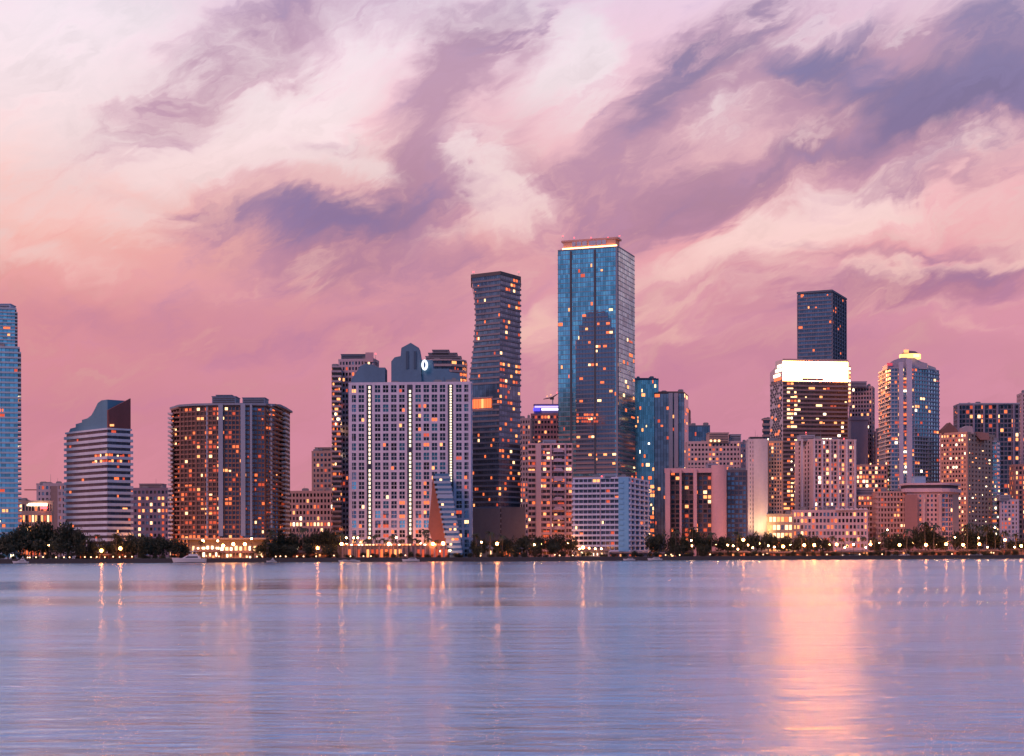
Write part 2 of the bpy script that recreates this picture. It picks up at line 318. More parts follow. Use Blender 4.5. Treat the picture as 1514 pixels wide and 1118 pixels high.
def tower(name, label, poly, z1, nf, st, wm, bm=None, z0=LAND, lit=.12, lits=LITS, seed=1, cat='building', parapet=1.0, litf=None, roof=True, root=None, slab_name='floor_band', gl=None, cap=100):
    """poly CCW; st: style dict per edge (last one repeats on back edges)"""
    rnd = random.Random(seed); bm = bm or wm; boost = 1.45 if centre(poly)[0] > 150 else 1.15
    c = centre(poly)
    if root is None:
        root = thing(name, label, cat, (c[0], c[1], LAND))
    loc = [(x-root.location.x, y-root.location.y) for x, y in poly]; rz = root.location.z
    st = st+[st[-1]]*(len(poly)-len(st)); E = edges_of(loc); fh = (z1-z0)/nf
    a0, a1 = z0-rz, z1-rz
    core = MB(); core.prism(loc, a0, a1, 0)
    lat = MB(); lm = MB()
    glz = {}; lits_l = []
    for ei, ((a, b, d, n, l), s) in enumerate(zip(E, st)):
        t = s['t']; nb = s.get('nb', max(1, int(l/4))); bw = l/nb
        front_face = ei < s.get('nfront', len(st)) and (n.y < .35)
        if t == 'blank': continue
        if t in ('glass', 'band'):
            g = glz.setdefault(s.get('g', gl or G_DARK), MB())
            q = lambda u, o, z: (a.x+d.x*u+n.x*o, a.y+d.y*u+n.y*o, z)
            e = .12
            g.face([q(.02, e, a0+.3), q(l-.02, e, a0+.3), q(l-.02, e, a1-.2), q(.02, e, a1-.2)], 0, [(0, 0), (nb, 0), (nb, nf), (0, nf)])
            if s.get('pw'):
                pw = s['pw']*bw; dep = s.get('pd', .35); zt = s.get('ptop', a1)
                for i in range(nb+1):
                    if s.get('every', 1) > 1 and i % s['every']: continue
                    s0 = min(max(i*bw-pw/2, .01), l-pw-.01); lat.obox(a, d, n, s0, s0+pw, .0, dep, a0+.05, a1-.05, 0)
        if t == 'grid':
            pw = s.get('pw', .3)*bw; sp = s.get('sp', .35)*fh; dep = s.get('dep', .45)
            for j in range(nf+1):
                zz0 = a0+j*fh-(sp*.5 if j else 0); zz1 = a0+j*fh+sp*.5 if j < nf else a1-.03
                if j == nf: zz0 = a1-sp*.5
                lat.obox(a, d, n, .01, l-.01, .0, dep, zz0, zz1, 0, skip=(4,))
            for j in range(nf):
                for i in range(nb+1):
                    s0 = min(max(i*bw-pw/2, .012), l-pw-.012)
                    lat.obox(a, d, n, s0, s0+pw, .0, dep, a0+j*fh+sp*.5, a0+(j+1)*fh-sp*.5, 0, skip=(0, 1, 4))
        if not front_face: continue
        for j in range(nf):
            for i in range(nb):
                if t == 'grid':
                    pw = s.get('pw', .3)*bw; sp = s.get('sp', .35)*fh
                    s0, s1, h0, h1, off = i*bw+pw*.5, (i+1)*bw-pw*.5, a0+j*fh+sp*.5, a0+(j+1)*fh-sp*.5, .06
                    if s.get('hole') and (i in s['hole']): continue
                else:
                    hb = s.get('hb', .4 if t == 'band' else .12)
                    s0, s1, h0, h1, off = i*bw+bw*.14, (i+1)*bw-bw*.1, a0+j*fh+fh*hb*1.0, a0+(j+1)*fh-fh*.08, .16
                p = s.get('lit', lit)
                if litf: p = litf(ei, (i+.5)/nb, (j+.5)/nf, p)
                p = min(.95, p*boost*rnd.choice([.35, .7, 1.0, 1.2, 1.8])); on = rnd.random() < p
                if t == 'grid':
                    m = rnd.choice(lits) if on else rnd.choice(s.get('darks', DARKS))
                    lits_l.append((on, ei, s0, s1, h0, h1, off, m))
                    if on and bw > 3.6:      # only some panes of a big window are lit
                        lits_l[-1] = (False, ei, s0, s1, h0, h1, off, rnd.choice(s.get('darks', DARKS)))
                        wd = (s1-s0)*rnd.choice([.48, .48, 1.0]); lo_ = rnd.random() < .5; hh = (h1-h0)*.47; s2 = s0 if rnd.random() < .5 else s1-wd
                        lits_l.append((True, ei, s2, s2+wd, h0 if lo_ else h1-hh, (h0 if lo_ else h1-hh)+hh, off+.09, m))
                elif on:
                    if rnd.random() < .3: s1 = s0+(s1-s0)*rnd.uniform(.45, .8)
                    elif rnd.random() < .3 and i < nb-1: s1 += bw*.9
                    if rnd.random() < .25: h1 = h0+(h1-h0)*.6
                    lits_l.append((True, ei, s0, s1, h0, h1, off, rnd.choice(lits)))
    core.build('wall', wm, root)
    lat.build('facade_frame', bm, root)
    for gm, g in glz.items(): g.build('glazing', gm, root)
    # windows: the first hundred as parts of their own
    rnd.shuffle(lits_l)
    lits_l.sort(key=lambda w: -(w[0]*1000+(w[3]-w[2])*(w[5]-w[4])*max(.1, -E[w[1]][3].y)))
    rest = MB(); rm = []
    cache = {}
    for k, (on, ei, s0, s1, h0, h1, off, m) in enumerate(lits_l):
        a, b, d, n, l = E[ei]
        if k < cap:
            w_, h_ = s1-s0, h1-h0; key = (ei, round(w_, 2), round(h_, 2), m.name)
            if key not in cache:
                mb = MB(); mb.obox((0, 0), d, n, 0, w_, 0, .08, 0, h_, 0); cache[key] = mb.mesh('window', m)
                uvl = cache[key].uv_layers.new(name='UVMap')
            o = bpy.data.objects.new('window', cache[key]); C.objects.link(o); o.parent = root
            o.location = (a.x+d.x*s0+n.x*off, a.y+d.y*s0+n.y*off, h0)
        else:
            if m not in rm: rm.append(m)
            rest.obox(a, d, n, s0, s1, off, off+.08, h0, h1, rm.index(m))
    o = rest.build('window', rm or [W1], root)
    if o: o['kind'] = 'stuff'
    # bands / balconies, one part per floor
    deps = [s.get('dep', 0) if s['t'] == 'band' else 0 for s in st]
    if any(deps):
        op = offset(loc, deps); hb = max(s.get('hb', .4) for s in st if s['t'] == 'band')*fh; mb = MB(); nE = len(E)
        for i in range(nE):
            if not deps[i]: continue
            a, b = Vector(loc[i]), Vector(loc[(i+1) % nE]); oa, ob = op[i], op[(i+1) % nE]
            v = [(oa.x, oa.y), (ob.x, ob.y), (b.x, b.y), (a.x, a.y)]
            sk = [4]
            if deps[(i+1) % nE]: sk.append(3)
            if deps[i-1]: sk.append(5)
            mb.hexa([(x, y, 0) for x, y in v]+[(x, y, hb) for x, y in v], 0, sk)
        me = mb.mesh(slab_name, bm)
        for j in range(nf+(0 if roof else 0)):
            link(slab_name, me, root, (0, 0, a0+j*fh+.001*(j % 2)))
    if roof and parapet:
        pm = MB(); op = offset(loc, [max(0.14, (s_.get('dep', .45)+.02 if s_['t'] == 'grid' else x_*.6)) for x_, s_ in zip(deps, st)]); ip = offset(loc, [-.5]*len(loc)); n_ = len(loc)
        for i in range(n_):
            j = (i+1) % n_; v = [op[i], op[j], ip[j], ip[i]]
            pm.hexa([(p.x, p.y, a1+.002) for p in v]+[(p.x, p.y, a1+parapet) for p in v], 0, (3, 5))
        pm.build('parapet', bm, root)
        cc = centre(loc); metal = flat('roof_metal', (.24, .24, .26), .5, .3)
        for k in range(rnd.randint(2, 5)):
            vx = loc[rnd.randrange(2)]; f_ = rnd.uniform(.2, .75); x_, y_ = cc[0]+(vx[0]-cc[0])*f_, cc[1]+(vx[1]-cc[1])*f_; w_ = rnd.uniform(.9, 2.4); h_ = rnd.uniform(1.3, 3.2)
            ub = MB(); ub.box(x_-w_, x_+w_, y_-1.2, y_+1.2, a1+.02+k*.001, a1+h_); ub.box(x_-w_*.7, x_+w_*.7, y_-.8, y_+.8, a1+h_+.003, a1+h_+.35); ub.build('air_unit', metal, root)
        for k in range(rnd.choice([0, 1, 1, 2])):
            vx = loc[rnd.randrange(len(loc))]; f_ = rnd.uniform(.1, .6); x_, y_ = cc[0]+(vx[0]-cc[0])*f_, cc[1]+(vx[1]-cc[1])*f_
            ub = MB(); ub.tube([(x_, y_, a1), (x_, y_, a1+rnd.uniform(4, 9))], [.16, .07], 5); ub.build('antenna', metal, root)
    BL.append((label, root.name))
    return root, loc, a0, a1, fh
def loc_of(root, px, D): return (X(px, D)-root.location.x, D-root.location.y)
def roofbox(root, px0, px1, D0, dep, zb, zt, mat, name='roof_plant', louvre=True):
    rx, ry, rz = root.location; mb = MB(); x0, x1 = X(px0, D0)-rx, X(px1, D0)-rx; y0 = D0-ry; y1 = y0+dep
    mb.box(x0, x1, y0, y1, zb-rz+.003, zt-rz, 0); mb.box(x0-.3, x1+.3, y0-.3, y1+.3, zt-rz+.002, zt-rz+.35, 0)
    if louvre:
        h = zt-zb; nl = max(2, int(h/1.2))
        for k in range(nl): mb.box(x0+.6, x1-.6, y0-.15, y0-.002, zb-rz+.5+k*(h-.8)/nl, zb-rz+.5+(k+.45)*(h-.8)/nl, 1)
    return mb.build(name, [mat, flat('louvre_dark', (.05, .05, .06))], root)
def beacon(root, px, D, z, h=3.0):
    rx, ry, rz = root.location; x, y = X(px, D)-rx, D-ry
    mb = MB(); mb.tube([(x, y, z-rz), (x, y, z-rz+h)], [.14, .07], 6); a = mb.build('mast', flat('grey_metal', (.3, .3, .32), .4, .6), root)
    b = MB(); b.tube([(x, y, z-rz+h+.002), (x, y, z-rz+h+.35), (x, y, z-rz+h+.7)], [.35, .45, .2], 8); b.build('beacon', WR, a)
def fin(root, px, D, w, dep, z0, z1, mat, name='fin'):
    rx, ry, rz = root.location; x, y = X(px, D)-rx, D-ry
    mb = MB(); mb.box(x-w/2, x+w/2, y-dep, y+.3, z0-rz, z1-rz); return mb.build(name, mat, root)
def glowstrip(root, px0, px1, py0, py1, D, mat, name='lit_strip', th=.25):
    rx, ry, rz = root.location; mb = MB(); mb.box(X(px0, D)-rx, X(px1, D)-rx, D-ry-th, D-ry, Z(py1, D)-rz, Z(py0, D)-rz); return mb.build(name, mat, root)

WHITE = wall(.55, .52, .56); PINKW = wall(.6, .42, .42); GREY = wall(.30, .28, .30); MAUVE = wall(.36, .28, .30); CREAM = wall(.50, .40, .34)
DBLUE = wall(.10, .15, .22); BRICK = wall(.26, .13, .10); DARKC = wall(.10, .09, .10); BROWN = wall(.2, .14, .13); BLUEW = wall(.36, .46, .60); TAN = wall(.42, .30, .24); SAND = wall(.34, .24, .22)

# ------------------------------------------------------------------ water, land
def struct(name, mb, mat): o = mb.build(name, mat); o['kind'] = 'structure'; return o
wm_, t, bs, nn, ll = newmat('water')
bs.inputs['Base Color'].default_value = (.56, .72, .86, 1); bs.inputs['Metallic'].default_value = .92; bs.inputs['IOR'].default_value = 1.33  # blue tint put into the base colour to make the reflected sky bluer
tcn = nn('ShaderNodeTexCoord')
def wmap(sc, rot=0):
    mp = nn('ShaderNodeMapping'); mp.inputs[3].default_value = sc; mp.inputs[2].default_value = (0, 0, rot); ll(tcn.outputs['Object'], mp.inputs[0]); return mp.outputs[0]
def wn_(v, s, d, r=.5, dist=0):
    n = nn('ShaderNodeTexNoise'); ll(v, n.inputs[0]); n.inputs['Scale'].default_value = s; n.inputs['Detail'].default_value = d; n.inputs['Roughness'].default_value = r; n.inputs['Distortion'].default_value = dist; return n.outputs[0]
def wmth(op, a, b, c=0.0):
    n = nn('ShaderNodeMath'); n.operation = op
    for i, x in enumerate((a, b, c)):
        if isinstance(x, (int, float)): n.inputs[i].default_value = x
        else: ll(x, n.inputs[i])
    return n.outputs[0]
def wmr(v, a, b, c, d):
    n = nn('ShaderNodeMapRange'); n.interpolation_type = 'SMOOTHSTEP'; ll(v, n.inputs[0])
    for i, x in enumerate((a, b, c, d)): n.inputs[i+1].default_value = x
    return n.outputs[0]
chop = wn_(wmap((.42, 1.0, 1), .12), .8, 6, .6, .5)        # wavelets, about a metre
swell = wn_(wmap((.4, 1.0, 1), -.1), .14, 3, .5)
patch = wn_(wmap((.006, .02, 1), .05), 1.0, 4, .55)        # calm and ruffled lanes
sepw = nn('ShaderNodeSeparateXYZ'); ll(tcn.outputs['Object'], sepw.inputs[0])
yw = wmth('MULTIPLY_ADD', wmth('SUBTRACT', wn_(wmap((.012, .03, 1), .02), 1.0, 4, .6), .5), 150.0, sepw.outputs[1])
lane = wmth('ADD', wmth('MULTIPLY', wmr(yw, 268, 300, 0, 1), wmr(yw, 352, 385, 1, 0)), wmth('MULTIPLY', wmth('MULTIPLY', wmr(yw, 200, 222, 0, 1), wmr(yw, 238, 256, 1, 0)), .8))
lane = wmth('MULTIPLY', lane, wmr(sepw.outputs[0], -10, 40, 1, 0.12))      # glassy lanes, mostly left of the middle
amp = wmth('MULTIPLY', wmr(patch, .40, .62, .65, 1.1), wmth('SUBTRACT', 1.0, wmth('MULTIPLY', lane, .84)))
h = wmth('ADD', wmth('MULTIPLY', chop, .46), wmth('MULTIPLY', swell, 1.1))
bp = nn('ShaderNodeBump'); bp.inputs['Distance'].default_value = 1.0; ll(h, bp.inputs['Height']); ll(wmth('MULTIPLY', amp, 1.5), bp.inputs['Strength'])
ll(bp.outputs[0], bs.inputs['Normal'])
ll(wmth('MULTIPLY', wmr(patch, .36, .62, .15, .22), wmth('SUBTRACT', 1.0, wmth('MULTIPLY', lane, .25))), bs.inputs['Roughness'])
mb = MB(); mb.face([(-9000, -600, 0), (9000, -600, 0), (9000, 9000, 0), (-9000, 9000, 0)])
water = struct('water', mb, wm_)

gm_, t, bs, nn, ll = newmat('ground_soil')
tcn = nn('ShaderNodeTexCoord'); n = nn('ShaderNodeTexNoise'); n.inputs['Scale'].default_value = .06; n.inputs['Detail'].default_value = 8; ll(tcn.outputs['Object'], n.inputs[0])
cr = nn('ShaderNodeValToRGB'); cr.color_ramp.elements[0].position = .4; cr.color_ramp.elements[0].color = (.03, .045, .02, 1); cr.color_ramp.elements[1].position = .6; cr.color_ramp.elements[1].color = (.11, .10, .09, 1)
ll(n.outputs[0], cr.inputs[0]); ll(cr.outputs[0], bs.inputs['Base Color']); bs.inputs['Roughness'].default_value = .95
shore = [(X(p, DS(p)), DS(p)) for p in range(-700, 2301, 60)]
mb = MB(); mb.prism([(x, y+1.2) for x, y in shore]+[(7000, shore[-1][1]), (7000, 8500), (-7000, 8500), (-7000, shore[0][1])], -2, LAND, 0)
struct('ground', mb, gm_)
# promenade strip on top of the land, behind the seawall
mb = MB()
for (x0, y0), (x1, y1) in zip(shore, shore[1:]): mb.face([(x0, y0+1.2, LAND+.004), (x1, y1+1.2, LAND+.004), (x1, y1+9, LAND+.004), (x0, y0+9, LAND+.004)])
struct('promenade_path', mb, wall(.22, .18, .16))
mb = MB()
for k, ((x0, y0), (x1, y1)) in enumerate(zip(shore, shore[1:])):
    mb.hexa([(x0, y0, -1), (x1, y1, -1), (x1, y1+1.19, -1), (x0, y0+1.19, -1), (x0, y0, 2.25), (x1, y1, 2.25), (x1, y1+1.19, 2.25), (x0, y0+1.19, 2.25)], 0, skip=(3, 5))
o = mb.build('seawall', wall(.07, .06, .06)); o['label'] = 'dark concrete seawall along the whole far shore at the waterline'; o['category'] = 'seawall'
rockm = wall(.10, .09, .085)

# ------------------------------------------------------------------ buildings
S = lambda t, **k: dict(t=t, **k)
# 1 left edge glass condominium
D = 905; p = rect(-60, 27, 29.5, D, 14)
r, lc, a0, a1, fh = tower('condo_tower', 'blue glass condominium tower cut off by the left edge of the photo', p, Z(514, D), 42,
    [S('band', dep=1.1, hb=.34, nb=14, g=G_BLUE, lit=.05), S('band', dep=1.8, hb=.3, nb=3, g=G_TEAL), S('band', dep=.4, hb=.3, nb=4, g=G_TEAL)], WHITE, bm=wall(.50, .58, .66), seed=3, roof=True)
p2 = rect(-50, 23, 25.5, D+4, 14)
top2 = [(x, y) for x, y in p2]
tower('', '', top2, Z(455, D), 11, [S('band', dep=.9, hb=.3, nb=12, g=G_BLUE, lit=.03), S('band', dep=1.4, hb=.3, nb=3, g=G_TEAL), S('blank')], WHITE, bm=wall(.45, .52, .6), z0=Z(514, D)+1.2, root=r, seed=4, cap=0)
roofbox(r, -5, 16, D+8, 10, Z(455, D), Z(445, D), BLUEW)
# 2 low lit mall and pink block at the far left
D = 1150; p = rect(55, 98, 101, D, 6)
r, *_ = tower('office_block', 'pale mauve office block between the left edge tower and the banded tower', p, Z(715, D), 12, [S('grid', nb=7, pw=.45, sp=.45, lit=.10), S('grid', nb=3)], wall(.42, .36, .42), seed=5, lits=LITS_WARM)
fin(r, 83, D+1.4, 7, 1.2, LAND, Z(717, D), wall(.28, .2, .2))
D = 1090; p = rect(24, 78, 80, D, 4)
r, *_ = tower('low_building', 'low lit building with a glowing white roof strip right of the left edge tower', p, Z(741, D), 5, [S('grid', nb=12, pw=.4, sp=.4, lit=.7)], wall(.5, .34, .28), seed=6, lits=LITS_WARM)
glowstrip(r, 29, 70, 742.5, 746.5, D-4.5, W4, 'lit_sign'); glowstrip(r, 60, 70, 747.5, 751, D-4.5, WR, 'red_sign')
# crane behind
cr_ = thing('tower_crane', 'thin red crane jib above the low lit building at left', 'crane', (X(62, 1300), 1300, LAND))
mb = MB(); mb.box(-.9, .9, -.9, .9, 0, Z(716, 1300)-LAND); mb.build('mast', flat('crane_red', (.3, .12, .1)), cr_)
mb = MB(); mb.box(-14, 5, -.6, .6, Z(723.5, 1300)-LAND, Z(722, 1300)-LAND); mb.build('jib', flat('crane_red', (.3, .12, .1)), cr_)
# 3 banded office tower with the curved fin roof
D = 905; p = rect(99, 160, 193, D, 47)
z1 = Z(634, D)
def lf(e, u, v, q): return .85 if (.74 < v < .80 and u > .55 and e == 0) or (.74 < v < .82 and e == 1) else q
r, lc, a0, a1, fh = tower('office_tower', 'white and black striped office tower with a curved fin roof', p, z1, 22,
    [S('band', dep=1.2, hb=.48, nb=16, g=G_DARK, lit=.02), S('band', dep=1.2, hb=.48, nb=8, g=G_DARK, lit=.05)], wall(.06, .06, .08), bm=wall(.62, .68, .80), seed=8, litf=lf, lits=LITS_WARM)
rx, ry = r.location.x, r.location.y
def at(pl, k, u, v):     # point on the roof rectangle: u along left face, v depth
    L0, C0, R0, K0 = [Vector(q) for q in pl]; return L0.lerp(C0, u).lerp(K0.lerp(R0, u), v)
prof = [(0, .3), (.06, 3.2), (.2, 3.6), (.22, 5.5), (.36, 6), (.38, 7.5), (.5, 8), (.6, 9.5), (.68, 12.5), (.76, 16), (.85, 17.2), (1.0, 17.2)]
mb = MB()
for v0, v1 in ((.06, .94),):
    for (u0, h0), (u1, h1) in zip(prof, prof[1:]):
        u0, u1 = u0*.96, u1*.96
        q = [at(lc, 0, u0, v0), at(lc, 0, u1, v0), at(lc, 0, u1, v1), at(lc, 0, u0, v1)]
        if u1-u0 < .025: h0 = h1
        mb.hexa([(a.x, a.y, a1+.2) for a in q]+[(q[0].x, q[0].y, a1+h0), (q[1].x, q[1].y, a1+h1), (q[2].x, q[2].y, a1+h1), (q[3].x, q[3].y, a1+h0)], 0, (0, 5) if u1 > .95 else (0, 3, 5))
mb.build('stepped_roof', wall(.11, .25, .36), r)
L0, C0, R0, K0 = [Vector(q) for q in lc]
mb = MB(); nn_ = (C0-L0).normalized()*.5; C0, R0 = C0+nn_, R0+nn_; a = C0.lerp(L0, .03); b = R0.lerp(K0, .03)
mb.hexa([(C0.x, C0.y, a1+.3), (R0.x, R0.y, a1+.3), (b.x, b.y, a1+.3), (a.x, a.y, a1+.3), (C0.x, C0.y, a1+11), (R0.x, R0.y, a1+18.5), (b.x, b.y, a1+18.5), (a.x, a.y, a1+11)])
mb.build('fin_wall', wall(.20, .07, .07), r)
glowstrip(r, 163, 169, 626, 629, D-2.5, W2, 'lit_sign')
# 4 mauve block behind
D = 1120; p = rect(192, 250, 256, D, 5)
def lf(e, u, v, q): return .8 if int(u*10) in (2, 5, 8) and v < .9 and v > .25 else q
r, *_ = tower('office_block', 'purple grey block with vertical rows of lit windows left of the curved condominium', p, Z(722, D), 11, [S('grid', nb=10, pw=.4, sp=.5, lit=.05), S('grid', nb=3)], wall(.22, .17, .24), seed=9, litf=lf, lits=LITS_BRIGHT)
roofbox(r, 206, 240, D+6, 14, Z(722, D), Z(714, D), MAUVE)
# 5 big curved condominium with toothed balconies
D = 905
pts = [(255, D+26), (268, D+9), (291, D+3), (327, D), (360, D), (392, D+3), (412, D+9), (420, D+26)]
p = front(pts, 26)
bronze = S('band', dep=.5, hb=.34, nb=4, g=G_BROWN, pw=.16, pd=.7)
stl = [dict(bronze, dep=2.6, g=G_BROWN, nb=3), dict(bronze, nb=4), dict(bronze, nb=6), dict(bronze, nb=6, g=G_DARK, pw=.2), dict(bronze, nb=6, g=G_NAVY), dict(bronze, nb=4, g=G_NAVY), dict(bronze, dep=2.6, g=G_DARK, nb=3), S('blank')]
def lf(e, u, v, q):
    if e == 2: return .36 if u > .3 else .18
    if v > .965 and e in (1, 2): return .8
    return {0: .28, 1: .2, 3: .13, 4: .08, 5: .08, 6: .06}.get(e, 0)
r, lc, a0, a1, fh = tower('condo_tower', 'wide brown curved condominium tower with bright orange windows and toothed white balcony edges', p, Z(601, D), 32, stl, wall(.13, .08, .07), bm=wall(.27, .14, .11), seed=10, lits=[W0, W0, W0, W0, W1, W1, W1, W1, W2, W3], litf=lf, slab_name='balcony_slab')
blb = wall(.30, .36, .46)
for px, w in ((327, 2.6), (360, 2.6), (372, 1.2), (402, 1.0), (307, 1.0)): fin(r, px, D-.6+(3 if abs(px-343) > 30 else 0), w, 1.2, Z(792, D), Z(597, D), blb, 'pilaster')
for k in range(32):     # white tooth slabs at both ends
    zz = LAND+4+k*(Z(603, D)-LAND-4)/32
    for x0, x1 in ((250.5, 257.5), (418, 424)):
        mb = MB(); mb.box(X(x0, D+14), X(x1, D+14), -9, 9, 0, 1.05)
        if k == 0: globals()['_tm%d' % int(x0)] = mb.mesh('balcony', wall(.62, .58, .60))
        link('balcony', globals()['_tm%d' % int(x0)], r, (-r.location.x, D+19-r.location.y, zz-LAND))
roofbox(r, 314, 349, D+7, 14, Z(600, D), Z(584, D), wall(.16, .22, .30)); roofbox(r, 359, 392, D+7, 14, Z(600, D), Z(586, D), wall(.16, .22, .30))
roofbox(r, 320, 343, D+9, 9, Z(584, D), Z(581.5, D), wall(.16, .22, .30)); roofbox(r, 285, 314, D+9, 9, Z(600, D), Z(594.5, D), wall(.2, .24, .30))
mb = MB(); op = [(x*1.0, y-.9) for x, y in lc[:8]]; ol = offset(lc, [1.4]*len(lc))
mb.prism([(q.x, q.y) for q in ol], a1+1.01, a1+2.2); mb.build('roof_slab', wall(.24, .28, .36), r)
# podium entrance, lit
mb = MB(); x0, x1 = X(283, D-14)-r.location.x, X(392, D-14)-r.location.x; yy = D-20-r.location.y
mb.box(x0, x1, yy, yy+19, 0, Z(797, D-14)-LAND); mb.box(x0-3, x1+2, yy-4, yy+3, Z(797, D-14)-LAND+.003, Z(794.5, D-14)-LAND); mb.build('podium', wall(.5, .36, .26), r)
rnd = random.Random(4)
for k in range(15):
    px = 288+k*6.9
    mb = MB(); mb.box(X(px, D-14)-r.location.x, X(px+rnd.uniform(2, 5), D-14)-r.location.x, yy-.3, yy-.005, rnd.choice([1.5, 4.5])-0, rnd.uniform(6.2, 7.2)); mb.build('lobby_window', rnd.choice([W2, W3, W4, W3]), r)
# 6 blocks between condominium and the white grid building
D = 1190; p = rect(462, 496, 500, D, 5)
r, *_ = tower('apartment_tower', 'slim rose coloured apartment tower left of the white grid building', p, Z(668, D), 20, [S('grid', nb=6, pw=.4, sp=.45, lit=.13), S('grid', nb=3)], wall(.42, .27, .24), seed=11, lits=LITS_WARM)
roofbox(r, 466, 494, D+4, 12, Z(668, D), Z(661, D), wall(.3, .22, .2))
D = 1120; p = rect(427, 494, 500, D, 5)
def lf(e, u, v, q): return .95 if .47 < v < .56 else (.5 if v < .22 else q)
r, *_ = tower('apartment_block', 'low pink block with a bright row of windows left of the white grid building', p, Z(727, D), 11, [S('grid', nb=13, pw=.42, sp=.42, lit=.16), S('grid', nb=2)], wall(.48, .30, .28), seed=12, lits=LITS_BRIGHT, litf=lf)
# 7 tower behind the grid building, left
D = 1010; p = rect(502, 553, 560, D, 8)
r, *_ = tower('apartment_tower', 'tall pink apartment tower with a dark blue flat roof rising behind the white grid building', p, Z(532, D), 36, [S('grid', nb=11, pw=.4, sp=.42, lit=.07), S('grid', nb=3)], wall(.44, .36, .42), seed=13, lits=LITS_WARM)
roofbox(r, 505, 541, D+3, 12, Z(532, D), Z(523, D), DBLUE); beacon(r, 556, D+3, Z(532, D), 4)
fin(r, 547, D-.5, 5, .6, Z(535, D), Z(521, D), wall(.5, .34, .38), 'roof_wall')
D = 1000; p = rect(492, 504, 507, D, 25)
tower('apartment_tower', 'narrow balconied slab tower at the left edge of the group around the white grid building', p, Z(543, D), 38, [S('band', dep=1.6, hb=.38, nb=4, g=G_BROWN, lit=.2), S('band', dep=.5, hb=.4, nb=2)], MAUVE, bm=wall(.40, .34, .40), seed=14, slab_name='balcony_slab')
# 8 stepped round tower behind
D = 1060; p = front([(626, D+10), (640, D), (668, D), (684, D+4), (690, D+10)], 22)
r, *_ = tower('condo_tower', 'round topped balcony tower rising behind the right shoulder of the white grid building', p, Z(533, D), 34, [S('band', dep=1.4, hb=.4, nb=4, g=G_DARK, lit=.25)]*4+[S('blank')], BROWN, bm=wall(.40, .34, .38), seed=15, slab_name='balcony_slab')
for a, b, y in ((630, 682, 526), (634, 676, 521), (640, 664, 516.5)):
    roofbox(r, a, b, D+4, 14, Z(534, D) if y == 526 else Z(y+6, D), Z(y, D), wall(.20, .22, .28))
# 9 white grid building with three light strips
D = 925; p = rect(517, 697, 698, D, 2.5)
cols = 15; strips = {2, 7, 12}
r, lc, a0, a1, fh = tower('apartment_block', 'wide white grid fronted building with three vertical strips of light and a house shaped crown', p, Z(567, D), 18,
    [S('grid', nb=15, pw=.33, sp=.25, dep=.6, lit=.20, hole=strips, darks=[G_NAVY, G_MID, G_NAVY, G_DARK, G_BLUE]), S('grid', nb=4)], wall(.12, .13, .17), bm=wall(.60, .58, .72), seed=16, lits=LITS_WARM)
bw = (X(697, D)-X(517, D))/15
crm = flat('pane_bar', (.5, .48, .56)); darkp = flat('recess_dark', (.04, .05, .08))
for i in (2, 7, 12):
    xx = lc[0][0]+(lc[1][0]-lc[0][0])*(i+.5)/15; yb = lc[0][1]+(lc[1][1]-lc[0][1])*(i+.5)/15
    mb = MB(); mb.box(xx-bw*.37, xx+bw*.37, yb-.66, yb-.02, a0+6, a1-.5); mb.build('strip_recess', darkp, r)
    zb = Z(712, D) if i == 12 else Z(790, D)
    n_ = 36
    for k in range(n_):
        z_0 = LAND+(zb-LAND)+(Z(568, D)-zb)*k/n_ - LAND
        if rnd.random() < .04: continue
        mb = MB(); mb.box(-.52, .52, -.3, 0, 0, (Z(568, D)-zb)/n_*.66); 
        if k == 0: lme = mb.mesh('light_panel', glow('strip_white', (1, .80, .56), 2.0))
        link('light_panel', lme, r, (xx, yb-.67, z_0))
# mullion cross bars in the windows of this facade, each under its own window
bars = []
mb = MB()
for j in range(18):
    for i in range(15):
        if i in strips: continue
        x_ = lc[0][0]+(lc[1][0]-lc[0][0])*(i+.5)/15; y_ = lc[0][1]+(lc[1][1]-lc[0][1])*(i+.5)/15; zc = a0+(j+.5)*fh
        if i == 0 and j == 0:
            mb.box(-.12, .12, -.34, -.16, -fh*.37, fh*.37); mb.box(-bw*.33, bw*.33, -.30, -.161, -.22, .22); bar_me = mb.mesh('window_bars', crm)
        bars.append((x_, y_, zc))

